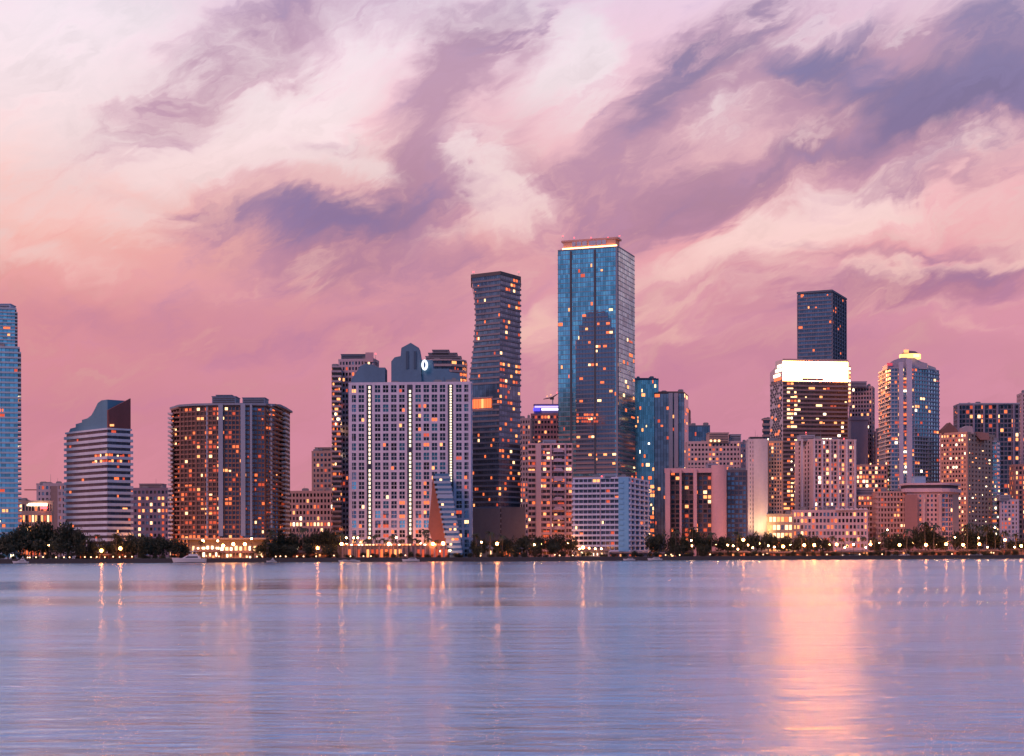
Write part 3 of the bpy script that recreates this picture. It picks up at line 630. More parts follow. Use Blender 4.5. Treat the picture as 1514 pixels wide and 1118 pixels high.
for w in [o for o in r.children if o.name.startswith('window') and 'kind' not in o]:
    wx, wz = w.location.x+bw*.37, w.location.z+fh*.39
    q = min(bars,  key=lambda b_: abs(b_[0]-wx)+abs(b_[2]-wz)); link('window_bars', bar_me, w, (q[0]-w.location.x, q[1]-w.location.y, q[2]-w.location.z)); used_b = globals().setdefault('used_b', set()); used_b.add(q)
mb = MB()
for q in bars:
    if q not in used_b: mb.box(q[0]-.12, q[0]+.12, q[1]-.34, q[1]-.16, q[2]-fh*.37, q[2]+fh*.37); mb.box(q[0]-bw*.33, q[0]+bw*.33, q[1]-.30, q[1]-.161, q[2]-.22, q[2]+.22)
o = mb.build('window_bars', crm, r); o['kind'] = 'stuff'
BR = wall(.10, .20, .30); rx, ry, rz = r.location
def extrude_px(root, poly_px, D, dep, mat, name):
    n = len(poly_px); mb = MB(); rx, ry, rz = root.location
    f_ = [(X(a, D)-rx, D-ry, Z(b, D)-rz) for a, b in poly_px]; b_ = [(x, y+dep, z) for x, y, z in f_]
    bm_ = bmesh.new(); vs = [bm_.verts.new(q) for q in f_+b_]
    bm_.faces.new(vs[:n]); bm_.faces.new(vs[n:][::-1])
    for k in range(n): bm_.faces.new((vs[(k+1) % n], vs[k], vs[n+k], vs[n+(k+1) % n]))
    bmesh.ops.recalc_face_normals(bm_, faces=bm_.faces); me = bpy.data.meshes.new(name); bm_.to_mesh(me); bm_.free(); me.materials.append(mat)
    return link(name, me, root)
extrude_px(r, [(520, 566), (520, 560), (527, 551), (533, 541), (541, 537), (552, 539), (559, 543), (570, 543), (570, 566)], D+5, 16, BR, 'roof_hat')
extrude_px(r, [(579, 566), (579, 534), (584, 528), (593, 526), (594, 514), (608, 506.5), (620, 514), (622, 526), (624, 566)], D+4, 16, BR, 'crown')
extrude_px(r, [(624.1, 566), (624.1, 532), (640, 532), (641, 545), (664, 545), (664, 550), (680, 552), (681, 566)], D+5.5, 14, wall(.10, .22, .34), 'crown_shoulder')
for a in (601, 612.5): glowstrip(r, a, a+4, 519, 545, D+3.9, wall(.05, .10, .16), 'crown_slot')
# oval emblem
mb = MB(); cxm, czm = X(628, D)-rx, Z(538.5, D)-rz; q0 = []
for k in range(20): q0.append((cxm+1.9*math.cos(k*math.pi/10), czm+3.1*math.sin(k*math.pi/10)))
i0 = 0; yv = D+3-ry; mb.face([(x, yv, z) for x, z in q0]);
for k in range(20):
    a_, b_ = q0[k], q0[(k+1) % 20]; mb.face([(b_[0], yv, b_[1]), (a_[0], yv, a_[1]), (a_[0], yv+.6, a_[1]), (b_[0], yv+.6, b_[1])])
em = mb.build('oval_emblem', glow('emblem_white', (.85, .93, 1), 1.6), r)
mb = MB(); mb.face([(cxm+.55*math.cos(k*math.pi/8), yv-.06, czm+1.7*math.sin(k*math.pi/8)) for k in range(16)]); mb.build('emblem_core', flat('emblem_blue', (.03, .18, .4)), em)
# 10 slanted ziggurat hotel in front
D = 908
z_r = thing('terraced_building', 'blue banded slanting building with a rust red flank before the white grid building', 'building', (X(660, D), D, LAND))
rx, ry, rz = z_r.location; nfl = 17; zt, zb = Z(700, D), LAND; q = (zt-zb)/nfl
bandm = wall(.34, .44, .58)
def fx(z): t = (z-zb)/(zt-zb); return X(664-24*t**1.1, D)-rx, X(687-22*t**.9, D)-rx
for k in range(nfl):
    z0_, z1_ = k*q, (k+1)*q; xa, xb = fx(zb+z0_+q); dd_ = -(nfl-k)*.35
    mb = MB(); mb.box(xa+.3, xb-.3, dd_+.8, 20, z0_+.001, z1_-.001, 0)
    st_ = mb.build('storey', G_NAVY if k % 9 != 3 else bandm, z_r)
    uvl = st_.data.uv_layers.new(name='UVMap')
    mb = MB(); mb.box(xa, xb, dd_, 20.3, z0_, z0_+q*.5, 0); mb.build('balcony_band', bandm, z_r)
    if rnd.random() < .45 or k in (3, 5):
        for _ in range(3 if k in (3, 5) else 1):
            xw = rnd.uniform(xa+1, xb-2); mb = MB(); mb.box(xw, xw+1.3, dd_+.7, dd_+.78, z0_+q*.55, z0_+q*.95); mb.build('window', rnd.choice([W1, W2, W3]), z_r)
extrude_px(z_r, [(640.5, 702), (643, 720), (649, 746), (656, 770), (663, 800), (663, 806), (641, 806), (633, 780), (637, 745)], D+3, 14, wall(.36, .14, .10), 'sloping_flank')
# 11 twisted dark tower
D = 975
segs = [(2, 699.5), (450, 702)]
def lft(y):   # left edge photo x for a row
    for (ya, xa), (yb, xb) in zip([(404, 697.5), (430, 702.5), (470, 704.5), (510, 701), (560, 695), (610, 693), (790, 698)], [(430, 702.5), (470, 704.5), (510, 701), (560, 695), (610, 693), (790, 698), (900, 699)]):
        if ya <= y <= yb: return xa+(xb-xa)*(y-ya)/(yb-ya)
    return 699
tr = thing('twisted_tower', 'tall dark banded tower with a curved left edge and an orange lit middle floor', 'skyscraper', (X(735, D), D+15, LAND))
rx, ry, rz = tr.location; nfl = 52; ztop = Z(408, D); zbase = LAND; q = (ztop-zbase)/nfl
dbm = wall(.20, .19, .23); tg = G_NAVY
core = MB(); gz = MB()
rnd = random.Random(21)
def plan(z, ex=0.0):
    py = HY-(z-CH)*F/D; t = (z-zbase)/(ztop-zbase); xl = lft(py)
    c = (X(741-2*(1-t)-3*(1-t), D)-rx, D-4-ry-ex)
    return [(X(xl, D+8)-rx-ex, D+8-ry-ex*.6), c, (X(770-1*(1-t), D+16)-rx+ex, D+16-ry-ex*.6), (X(770, D+40)-rx+ex, D+44-ry), (X(xl, D+40)-rx-ex, D+44-ry)]
for k in range(nfl):
    z0_ = zbase+k*q; z1_ = z0_+q; p0, p1 = plan(z0_), plan(z1_); b0, b1 = plan(z0_, .7), plan(z0_+q*.36, .7)
    for e in range(5):
        a_, b_ = p0[e], p0[(e+1) % 5]; c_, d_ = p1[(e+1) % 5], p1[e]; nbx = (14, 8, 6, 14, 6)[e]
        gz.face([(*a_, z0_-rz), (*b_, z0_-rz), (*c_, z1_-rz), (*d_, z1_-rz)], 0, [(0, k), (nbx, k), (nbx, k+1), (0, k+1)])
    mech = k in (30, 31)
    mb = MB(); mb.hexa([(*v, z0_-rz) for v in (b0[0], b0[1], p0[1], p0[0])]+[(*v, z0_+q*.36-rz) for v in (b1[0], b1[1], p1[1], p1[0])], 0, (4, 3))
    mb.hexa([(*v, z0_-rz) for v in (b0[1], b0[2], p0[2], p0[1])]+[(*v, z0_+q*.36-rz) for v in (b1[1], b1[2], p1[2], p1[1])], 0, (4, 5))
    if not mech: mb.build('floor_band', dbm, tr)
    # lit windows
    for e in (0, 1):
        a_, b_ = Vector(p0[e]), Vector(p0[(e+1) % 5]); d = (b_-a_); l = d.length; d /= l; n = Vector((d.y, -d.x)); nb = (14, 8)[e]
        pr = .04 if e == 0 else .16
        if e == 1 and .52 < k/nfl < .68: pr = .4
        for i in range(nb):
            if rnd.random() < pr:
                mb = MB(); mb.obox(a_, d, n, (i+.15)*l/nb, (i+.85)*l/nb, .05, .14, z0_-rz+q*.4, z0_-rz+q*.9); mb.build('window', rnd.choice([W0, W0, W0, W1, W1, W1, W2, W3]), tr)
gz.build('glazing', tg, tr)
mb = MB(); mb.prism([(x*1.0, y) for x, y in plan(ztop, .5)], ztop-rz+.01, ztop-rz+2.2); mb.build('roof_slab', DARKC, tr)
roofbox(tr, 712, 760, D+12, 16, ztop+2, Z(403.5, D), DARKC)
for a in (701, 738, 768): beacon(tr, a, D+10, ztop+2.2, 1.6)
a_, b_ = Vector(plan(Z(600, D))[0]), Vector(plan(Z(600, D))[1]); d = (b_-a_); l = d.length; d /= l; n = Vector((d.y, -d.x))
orange = glow('lit_floor_orange', (1, .16, .04), 1.7)
for k in range(8):
    mb = MB(); mb.obox(a_, d, n, l*.10+l*.085*k, l*.10+l*.085*(k+.85), .75, .85, Z(603, D)-rz, Z(589.5, D)-rz); mb.build('lit_panel', [orange, orange, W1, orange, W2, orange, orange, W1][k], tr)
mb = MB(); mb.obox(a_, d, n, l*.05, l*.82, .1, .95, Z(606, D)-rz, Z(604, D)-rz); mb.obox(a_, d, n, l*.05, l*.82, .1, .95, Z(588.5, D)-rz, Z(587, D)-rz); mb.build('lit_floor_frame', wall(.45, .3, .3), tr)
mb = MB(); mb.box(X(697, D)-rx-1, X(740, D)-rx, -21, 10, 0, Z(752, D)-rz); mb.box(X(741, D)-rx, X(777, D-6)-rx, -17, 10, 0, Z(750, D)-rz); mb.build('podium', wall(.17, .14, .15), tr)
BL.append(('tall dark banded tower', tr.name))
# 12 fill between twisted and glass towers
D = 1200; p = rect(769, 785, 790, D, 12)
tower('apartment_tower', 'thin mauve apartment tower just right of the tall dark banded tower', p, Z(620, D), 26, [S('grid', nb=4, pw=.4, sp=.45, lit=.2), S('grid', nb=2)], MAUVE, seed=22, lits=LITS_WARM)
D = 1290; p = rect(786, 828, 832, D, 5)
r, *_ = tower('office_tower', 'maroon office tower with a glowing blue violet sign band at its top', p, Z(613, D), 28, [S('grid', nb=9, pw=.35, sp=.45, lit=.14), S('grid', nb=2)], wall(.24, .13, .16), seed=23, lits=LITS_WARM)
r2 = r; roofbox(r, 790, 828, D+1, 14, Z(612, D), Z(598, D), wall(.2, .16, .34), louvre=False)
glowstrip(r, 791, 827, 600.5, 603, D-.8+1, glow('sign_violet', (.42, .32, 1), 2.2), 'sign_band'); glowstrip(r, 789, 799, 603.5, 608, D-.5, glow('sign_blue', (.06, .05, .9), 1.8), 'sign_band')
glowstrip(r, 801, 826, 604, 607, D-.5, glow('sign_pale', (.75, .7, 1), 2.5), 'sign_band')
# helicopter-like crane arm on that roof: short rooftop crane
hc = thing('rooftop_crane', 'small dark crane with lights on the roof left of the tall blue glass tower', 'crane', (X(818, D), D+8, Z(598, D)+.36))
mb = MB(); mb.tube([(0, 0, 0), (0, 0, 6)], .5, 6); mb.build('mast', flat('grey_metal', (.3, .3, .32)), hc)
mb = MB(); mb.tube([(-7.5, 0, 4.5), (0, 0, 6), (5, 0, 9.5)], [.3, .6, .2], 6); mb.build('jib', flat('louvre_dark', (.05, .05, .06)), hc)
mb = MB(); mb.box(-2.2, 1.0, -1, 1, 4.2, 5.8); mb.build('cab', flat('louvre_dark', (.05, .05, .06)), hc)
for x_, z_ in ((-4.5, 6.4), (-1.5, 7.6), (3.4, 9.3)):
    mb = MB(); mb.tube([(x_, -.6, z_), (x_, -.6, z_+.8)], .38, 6); mb.build('lamp', WR if x_ > 0 else W2, hc)
# 13 pink condominium
D = 985; p = rect(781, 846, 848, D, 3)
r, lc, a0, a1, fh = tower('condo_tower', 'pink balconied condominium between the tall dark tower and the blue white condominium', p, Z(658, D), 20, [S('band', dep=1.4, hb=.42, nb=12, g=G_BROWN, lit=.2, pw=.1, pd=.8), S('blank')], MAUVE, bm=wall(.74, .48, .50), seed=24, slab_name='balcony_slab', lits=LITS_WARM)
fin(r, 796.5, D-1.3, 3.4, .8, LAND+9, Z(656, D), wall(.66, .46, .48), 'pilaster'); fin(r, 815, D-1.3, 1, .8, LAND+9, Z(656, D), wall(.5, .38, .44), 'pilaster'); fin(r, 836, D-1.3, 1, .8, LAND+9, Z(656, D), wall(.5, .38, .44), 'pilaster')
for k in range(20):
    z_ = LAND+8+k*(Z(662, D)-LAND-8)/20
    if k % 2 == 0: continue
    mb = MB(); x0, x1, xm = X(817, D), X(834, D), X(825.5, D)
    mb.hexa([(x0-xm, -3.2, 0), (x1-xm, -3.2, 0), (x1-xm, -.5, 0), (x0-xm, -.5, 0), (x0-xm+1.6, -3.2, 2.1), (x1-xm-1.6, -3.2, 2.1), (x1-xm-1.6, -.5, 2.1), (x0-xm+1.6, -.5, 2.1)])
    link('bay_balcony', mb.mesh('bay_balcony', wall(.44, .36, .46)), r, (xm-r.location.x, D-r.location.y-.8, z_-LAND))
roofbox(r, 803, 822, D+3, 9, Z(657, D), Z(651, D), BLUEW)
# 14 tall blue glass skyscraper
D = 1180; p = rect(826, 915, 939, D, 20)
def lf(e, u, v, q):
    if v > .72: return .012
    if e == 0 and .66 < v <= .72: return .12 if u > .3 else .01
    if v > .45: return .10 if u > .28 else .01
    return .07
r, lc, a0, a1, fh = tower('skyscraper', 'tallest blue glass skyscraper with an orange lit crown', p, Z(366, D), 64,
    [S('glass', nb=24, g=G_BLUE, hb=.2), S('glass', nb=8, g=G_BLUE, hb=.2), S('glass', nb=20, g=G_BLUE)], wall(.18, .22, .28), seed=25, litf=lf, lits=[W1, W1, W2, W2, W0, W3])
# floor lines: every fourth is a heavier band
lowb = wall(.30, .21, .22); me_a = me_b = None
ofs = offset(lc, [.3]*4); of2 = offset(lc, [.5]*4)
for k in range(64):
    heavy = k < 26
    o_ = of2 if heavy else ofs; hh = 1.5 if heavy else .45
    mb = MB()
    for i in range(4):
        j = (i+1) % 4; v = [(o_[i].x, o_[i].y), (o_[j].x, o_[j].y), lc[j], lc[i]]
        mb.hexa([(x, y, 0) for x, y in v]+[(x, y, hh) for x, y in v], 0, (3, 4, 5))
    if k == 0: me_a = mb.mesh('floor_band', lowb)
    if k == 30: me_b = mb.mesh('floor_band', wall(.20, .32, .42))
    link('floor_band', me_a if heavy else (me_b or mb.mesh('floor_band', lowb)), r, (0, 0, k*fh+.4))
E = edges_of(lc); a_, b_, d, n, l = E[0]
dk = flat('dark_channel', (.05, .07, .10))
for u in (.20, .60): mb = MB(); mb.obox(a_, d, n, l*u, l*u+1.6, .3, .62, a0+60, a1-.6); mb.build('dark_channel', dk, r)
for u in (.965, ): mb = MB(); mb.obox(a_, d, n, l*u, l*u+1.4, .3, 1.1, a0, a1+.5); mb.build('corner_pier', wall(.22, .26, .34), r)
# darker stepped bay on the front (glass set back)
for u0, u1, y0, y1 in ((.30, .94, 459, 700),):
    mb = MB()
    tops = [500, 478, 466, 460, 459, 462, 458, 463, 459, 461, 470, 484]
    for q_, ty in enumerate(tops): mb.obox(a_, d, n, l*(u0+(u1-u0)*q_/12)+.02, l*(u0+(u1-u0)*(q_+1)/12)-.02, .13, .34, Z(y1, D)-LAND, Z(ty, D)-LAND, 0)
    o = mb.build('bay', G_NAVY, r); uvl = o.data.uv_layers.new(name='UVMap')
    for k in range(36):
        zz = Z(y0, D)-LAND-1.5-k*(Z(y0, D)-Z(700, D))/36
        yk = y0+k*(700-y0)/36; ok = [q_ for q_, ty in enumerate(tops) if ty < yk+1]
        if not ok: continue
        mb = MB(); mb.obox(a_, d, n, l*(u0+(u1-u0)*ok[0]/12), l*(u0+(u1-u0)*(ok[-1]+1)/12), .34, .56, 0, 1.0); link('bay_band', mb.mesh('bay_band', wall(.15, .17, .23)), r, (0, 0, zz))
        for i in range(13):
            if rnd.random() < (.16 if k % 4 == 0 else .07):
                mb = MB(); s0 = l*(u0+(u1-u0)*i/13)+.5; mb.obox(a_, d, n, s0, s0+rnd.uniform(1.5, 3), .35, .6, zz+1.3, zz+2.9); mb.build('window', rnd.choice([W1, W1, W2, W3]), r)
for k in range(9):
    for j in range(3):
        if rnd.random() < .75: glowstrip(r, 853+k*3.6, 855.9+k*3.6, 612+j*5, 615+j*5, D-4.2, rnd.choice([W0, W0, W1]), 'window')
# crown
rx, ry, rz = r.location
cw = rect(831, 914, 920, D+2, 20); cwl = [(x-rx, y-ry) for x, y in cw]
mb = MB(); mb.prism(scale_poly(cwl, .93), a1+.5, Z(352.6, D)-rz); mb.build('crown_core', wall(.62, .36, .26), r)
of3 = offset(cwl, [.05]*4)
mb = MB(); mb.prism([(q.x, q.y) for q in of3], Z(352.6, D)-rz+.01, Z(349.8, D)-rz); mb.build('crown_rim', wall(.60, .34, .28), r)
E2 = edges_of(cwl); a_, b_, d, n, l = E2[0]
mb = MB(); mb.obox(a_, d, n, l*.02, l*.99, .0, .5, a1+.6, a1+2.2); mb.build('crown_light', glow('crown_orange', (1, .36, .14), 9, True), r)
for u0, u1 in ((.2, .26), (.28, .36), (.38, .46), (.5, .62), (.63, .72), (.73, .8)):
    mb = MB(); mb.obox(a_, d, n, l*u0, l*u1, .55, .7, a1+3.0, a1+6.4); mb.build('crown_panel', wall(.45, .5, .6), r)
for px in (833, 917): beacon(r, px, D+6, Z(350, D), 1.2)
for px in (850, 875, 900): beacon(r, px, D+8, Z(350, D), .4)
# 15 blue white condominium
D = 948; p = rect(850, 929, 957, D, 16)
r, lc, a0, a1, fh = tower('condo_tower', 'blue and white fifteen storey condominium at the water below the tallest skyscraper', p, Z(708, D), 15,
    [S('band', dep=1.6, hb=.38, nb=12, g=G_DARK, lit=.08, pw=.10, pd=1.0), S('band', dep=1.6, hb=.38, nb=4, g=G_DARK, lit=.05, pw=.3, pd=1.2)], wall(.2, .22, .3), bm=wall(.50, .56, .74), seed=26, slab_name='balcony_slab', lits=LITS_WARM)
E = edges_of(lc); a_, b_, d, n, l = E[0]; CB = wall(.16, .42, .66)
mb = MB(); mb.obox(a_, d, n, l*.83, l*1.02, .2, 1.9, a0, a1+.8); mb.build('stair_tower', CB, r)
mb = MB(); mb.obox(a_, d, n, l*.48, l*.50, .2, 1.7, a0, a1); mb.build('pilaster', wall(.4, .36, .46), r)
for k in range(15): mb = MB(); mb.obox(a_, d, n, l*.84, l*.93, 1.91, 2.2, a0+k*fh+.4, a0+k*fh+1.9); mb.build('balcony', CB, r)
roofbox(r, 893, 912, D+2, 7, Z(708, D), Z(702, D), BLUEW); beacon(r, 890, D+5, Z(708, D), 1.2)
# 16 teal office towers
D = 1260; p = rect(936, 974, 978, D, 6)
def lf(e, u, v, q): return .9 if .33 < v < .40 or .12 < v < .16 else (.25 if v < .5 else q)
r, *_ = tower('office_tower', 'teal glass office tower directly right of the tallest skyscraper', p, Z(562, D), 40, [S('glass', nb=12, g=G_TEAL, lit=.05, hb=.2), S('glass', nb=4, g=G_TEAL)], DBLUE, seed=27, lits=LITS_BRIGHT+[W2, W1], litf=lf)
roofbox(r, 938, 970, D+5, 12, Z(562, D), Z(559, D), BR, louvre=False)
D = 1220; p = rect(968, 1012, 1018, D, 12)
r, *_ = tower('office_tower', 'dark grey blue glass tower right of the teal glass tower', p, Z(582, D), 38, [S('glass', nb=10, g=G_MID, lit=.05, hb=.2), S('glass', nb=4, g=G_NAVY)], DARKC, seed=28, lits=LITS_WARM)
fin(r, 992, D-1, 3, 1, LAND+20, Z(582, D), wall(.3, .34, .42), 'pilaster'); fin(r, 1000, D-1, 3, 1, LAND+60, Z(582, D), wall(.34, .34, .42), 'pilaster')
roofbox(r, 975, 1010, D+5, 14, Z(582, D), Z(579, D), wall(.3, .2, .2), louvre=False)
D = 1400; p = rect(1012, 1050, 1053, D, 5)
tower('office_block', 'dark blue flat topped office block behind the pink apartment block', p, Z(631, D), 24, [S('glass', nb=10, g=G_NAVY, lit=.05, hb=.2)], DBLUE, seed=29)
D = 1420; p = rect(1006, 1020, 1024, D, 8)
tower('apartment_tower', 'thin brown tower peeking out right of the grey blue glass tower', p, Z(608, D), 30, [S('grid', nb=3, pw=.4, sp=.4, lit=.1)], BROWN, seed=30)
# 17 pink mid blocks
D = 1170; p = rect(1016, 1095, 1098, D, 4)
r, *_ = tower('apartment_block', 'pink apartment block with punched windows behind the dark framed building', p, Z(655, D), 24, [S('grid', nb=15, pw=.42, sp=.5, lit=.15)], wall(.52, .38, .40), seed=31, lits=LITS_WARM)
roofbox(r, 1048, 1078, D-1, 14, Z(655, D), Z(641, D), wall(.50, .36, .34)); roofbox(r, 1080, 1096, D+3, 12, Z(655, D), Z(643, D), wall(.3, .34, .44))
for a in (1050, 1056, 1062): glowstrip(r, a, a+3, 651, 654, D-1.3, W3, 'roof_lamp')
D = 1180; p = rect(1094, 1112, 1114, D, 6)
tower('apartment_block', 'narrow pale pink block left of the floodlit blank wall tower', p, Z(656, D), 22, [S('grid', nb=4, pw=.45, sp=.5, lit=.2)], wall(.55, .42, .46), seed=32, lits=LITS_WARM)
# 18 dark framed building
D = 1050; p = rect(985, 1053, 1056, D, 7)
r, lc, a0, a1, fh = tower('office_building', 'dark brown office building framed in pink concrete beside the blank rounded pier', p, Z(697, D), 18, [S('grid', nb=10, pw=.25, sp=.34, lit=.10, darks=[G_BROWN, G_DARK]), S('blank')], wall(.07, .05, .06), bm=wall(.13, .09, .10), seed=33, lits=LITS_WARM)
PK = wall(.64, .39, .42)
for a, w in ((987, 3.0), (1006, 1.2), (1027.5, 2.2), ): fin(r, a, D-.2+(1.5 if a < 1000 else 0), w, 2.4, LAND, Z(694, D), PK, 'pilaster')
mb = MB(); q = lc; E = edges_of(lc); a_, b_, d, n, l = E[0]; mb.obox(a_, d, n, -1, l, 0.5, 2.2, a1-1.2, a1+1.8); mb.build('cornice', PK, r)
mb = MB(); cx0 = X(1064, D-4)-r.location.x; 
cyl = [(cx0+5.0*math.cos(t_*math.pi/10), -r.location.y+D-1+4.6*math.sin(t_*math.pi/10)) for t_ in range(20)]
mb.prism(cyl, 0, Z(689, D)-LAND); o = mb.build('rounded_pier', PK, r)
roofbox(r, 1046, 1062, D+5, 9, Z(697, D), Z(686, D), wall(.36, .36, .46))
D = 1056; p = rect(1075, 1104, 1106, D, 5)
tower('office_building', 'plain dark navy windowed wing right of the rounded pink pier', p, Z(698, D), 18, [S('grid', nb=5, pw=.18, sp=.34, lit=.015, darks=[G_DARK, G_NAVY])], wall(.05, .05, .07), bm=wall(.10, .10, .14), seed=34)
# 19 floodlit blank tower
D = 1110; p = rect(1106, 1134, 1137, D, 4)
r, lc, a0, a1, fh = tower('apartment_tower', 'smooth white tower wall floodlit yellow from below', p, Z(652, D), 26, [S('grid', nb=5, pw=.55, sp=.5, dep=.3, lit=.03), S('blank')], wall(.58, .50, .56), seed=35)
mb = MB(); x0, x1 = X(1114, D)-r.location.x, X(1135, D)-r.location.x; y0 = D-r.location.y-2.2
arc = [(x0, y0+2.6), (x0, y0+.6)]+[(x0+(x1-x0)*k/6, y0+.6-.9*math.sin(k*math.pi/6)) for k in range(1, 6)]+[(x1, y0+.6), (x1, y0+4)]
mb.prism(arc, 0, Z(650, D)-LAND); mb.build('blank_wall', wall(.62, .54, .58), r)
roofbox(r, 1110, 1128, D+3, 8, Z(652, D), Z(647, D), DARKC)
D2 = 1116; p = rect(1136, 1157, 1160, D2, 5)
tower('apartment_tower', 'orange lit striped wing between the floodlit wall and the white crowned tower', p, Z(655, D2), 30, [S('grid', nb=5, pw=.4, sp=.4, lit=.12)], wall(.56, .36, .26), seed=36, lits=LITS_WARM)
# low lit parking podium
D = 1100; p = rect(1136, 1172, 1175, D, 5)
tower('parking_podium', 'low brightly lit parking podium at the foot of the floodlit wall', p, Z(763, D), 5, [S('grid', nb=6, pw=.25, sp=.4, lit=.9)], wall(.6, .44, .32), seed=37, lits=[W2, W3, W3, W1])
# 20 tower with the white lit crown
D = 1290; p = rect(1139, 1158, 1254, D, 80)
def lf(e, u, v, q): return (.5 if .08 < u < .2 else q) if e == 1 else 0
r, lc, a0, a1, fh = tower('office_tower', 'dark banded tower with a brilliant white lit crown and a patterned white left side', p, Z(566, D), 40,
    [S('blank'), S('band', dep=.8, hb=.42, nb=18, g=G_BROWN, lit=.09), S('blank')], wall(.58, .52, .58), bm=wall(.26, .19, .20), seed=38, lits=LITS_BRIGHT, litf=lf)
rx, ry, rz = r.location; E = edges_of(lc); a_, b_, d, n, l = E[0]
for k in range(26):    # rows of dark diamond openings on the flank
    zc = Z(562, D)-rz-k*(Z(562, D)-Z(660, D))/26
    for i in range(5):
        u = (i+.5+(.0 if k % 2 else .45))/5.6
        if rnd.random() < .15: continue
        s0 = l*u; w = l*.085; q = lambda s_, z_, o_: (a_.x+d.x*s_+n.x*o_, a_.y+d.y*s_+n.y*o_, z_)
        mb = MB(); ar = [(-w, 0), (0, -1.35), (w, 0), (0, 1.35)]
        mb.face([q(s0+x_, zc+y_, .12) for x_, y_ in ar])
        for j in range(4): A_, B_ = ar[j], ar[(j+1) % 4]; mb.face([q(s0+A_[0], zc+A_[1], .0), q(s0+B_[0], zc+B_[1], .0), q(s0+B_[0], zc+B_[1], .12), q(s0+A_[0], zc+A_[1], .12)])
        mb.build('diamond_opening', darkp if rnd.random() > .08 else W1, r)
cwh = glow('crown_white', (1, .29, .075), 70, True)
mb = MB(); a2, b2, d2, n2, l2 = E[1]
mb.prism([(a2.x-.1, a2.y), (b2.x, b2.y), (b2.x-d.x*0-n2.x*18, b2.y-n2.y*18), (a2.x-n2.x*18, a2.y-n2.y*18)], a1+1.02, Z(532, D)-rz); mb.build('crown', wall(.7, .62, .6), r)
for i in range(8):
    mb = MB(); mb.obox(a2, d2, n2, l2*i/8+.1, l2*(i+1)/8-.1, .05, .4, a1+1.2, Z(535, D)-rz); mb.build('crown_light', cwh, r)
mb = MB(); mb.obox(a2, d2, n2, l2*.29, l2*.62, .42, .8, a1+1.4, a1+3.6); mb.build('crown_louvre', wall(.42, .24, .2), r)
mb = MB(); mb.obox(a2, d2, n2, 0, l2, .05, .9, Z(534.8, D)-rz, Z(532, D)-rz+.3); mb.build('crown_rim', wall(.6, .4, .34), r)
mb = MB(); K_ = [(a_.x, a_.y), (b_.x, b_.y), (b_.x-n.x*12, b_.y-n.y*12), (a_.x-n.x*12, a_.y-n.y*12)]
mb.prism(K_, a1+.9, 0, 0, top=[Z(546, D)-rz, Z(533.5, D)-rz, Z(533.5, D)-rz, Z(546, D)-rz]); mb.build('sloping_cap', wall(.6, .5, .54), r)
for k, (u0, u1, z_) in enumerate(((.3, .8, 556), (.45, .95, 549), (.35, .9, 562), (.6, .95, 543))): mb = MB(); mb.obox(a_, d, n, l*u0, l*u1, .05, .3, Z(z_, D)-rz, Z(z_-4, D)-rz); mb.build('crown_light', W4 if k != 2 else W1, r)
mb = MB(); mb.obox(a2, d2, n2, l2*1.0, l2*1.045, -8, .2, Z(600, D)-rz, Z(540, D)-rz); mb.build('side_lights', wall(.6, .4, .34), r)
for k in range(9): mb = MB(); mb.obox(a2, d2, n2, l2*1.0+.6, l2*1.04, .21, .4, Z(546+k*6, D)-rz, Z(543+k*6, D)-rz); mb.build('side_lamp', rnd.choice([W3, W4, W2]), r)
# 21 dark tower behind
D = 1520; p = rect(1181, 1230, 1251, D, 25)
r, lc, a0, a1, fh = tower('skyscraper', 'dark slate skyscraper rising behind the white crowned tower', p, Z(434, D), 66,
    [S('band', dep=.6, hb=.35, nb=14, g=G_NAVY, lit=.012), S('band', dep=.6, hb=.3, nb=6, g=G_BROWN, lit=.05, pw=.25, pd=1.2)], wall(.10, .11, .15), bm=wall(.17, .18, .24), seed=39, lits=[W1, W2, W1])
mb = MB(); of_ = offset(lc, [1.2]*4); mb.prism([(q.x, q.y) for q in of_], a1+1.01, Z(429.5, D)-LAND); mb.build('roof_slab', wall(.10, .14, .2), r)
glowstrip(r, 1185, 1189, 436.5, 439, D+2, W1, 'lit_sign')
# 22 small far slivers
D = 1350; p = rect(1129, 1138, 1140, D, 10)
tower('apartment_tower', 'thin mauve tower just left of the white crowned tower', p, Z(622, D), 24, [S('band', dep=1, hb=.4, nb=3, g=G_DARK, lit=.03)], MAUVE, seed=40)
# 23 white columned condominium
D = 1140; p = rect(1176, 1203, 1266, D, 74)
r, lc, a0, a1, fh = tower('condo_tower', 'pinkish white condominium with tall white piers in front of the white crowned tower', p, Z(652, D), 26,
    [S('grid', nb=6, pw=.6, sp=.4, dep=.4, lit=.03), S('grid', nb=11, pw=.36, sp=.34, dep=.8, lit=.22, darks=[G_DARK, G_NAVY, G_BROWN]), S('blank')], wall(.16, .12, .14), bm=wall(.66, .47, .46), seed=41, lits=LITS)
for px in (1186, 1204, 1216, 1228, 1240, 1252, 1264):
    t_ = (px-1203)/63; fin(r, px, D+max(0, t_)*9-1.2, 1.3, .8, LAND, Z(650, D), wall(.60, .52, .58), 'pilaster')
roofbox(r, 1183, 1205, D+8, 12, Z(652, D), Z(643.5, D), wall(.46, .46, .54)); roofbox(r, 1208, 1240, D+8, 12, Z(652, D), Z(648, D), wall(.3, .3, .34))
for a in (1216, 1221, 1226): glowstrip(r, a, a+3.4, 649.5, 651.5, D-1+4, W4, 'roof_lamp')
beacon(r, 1192, D+10, Z(645, D), 2.5); beacon(r, 1248, D+12, Z(652, D), 1.5)
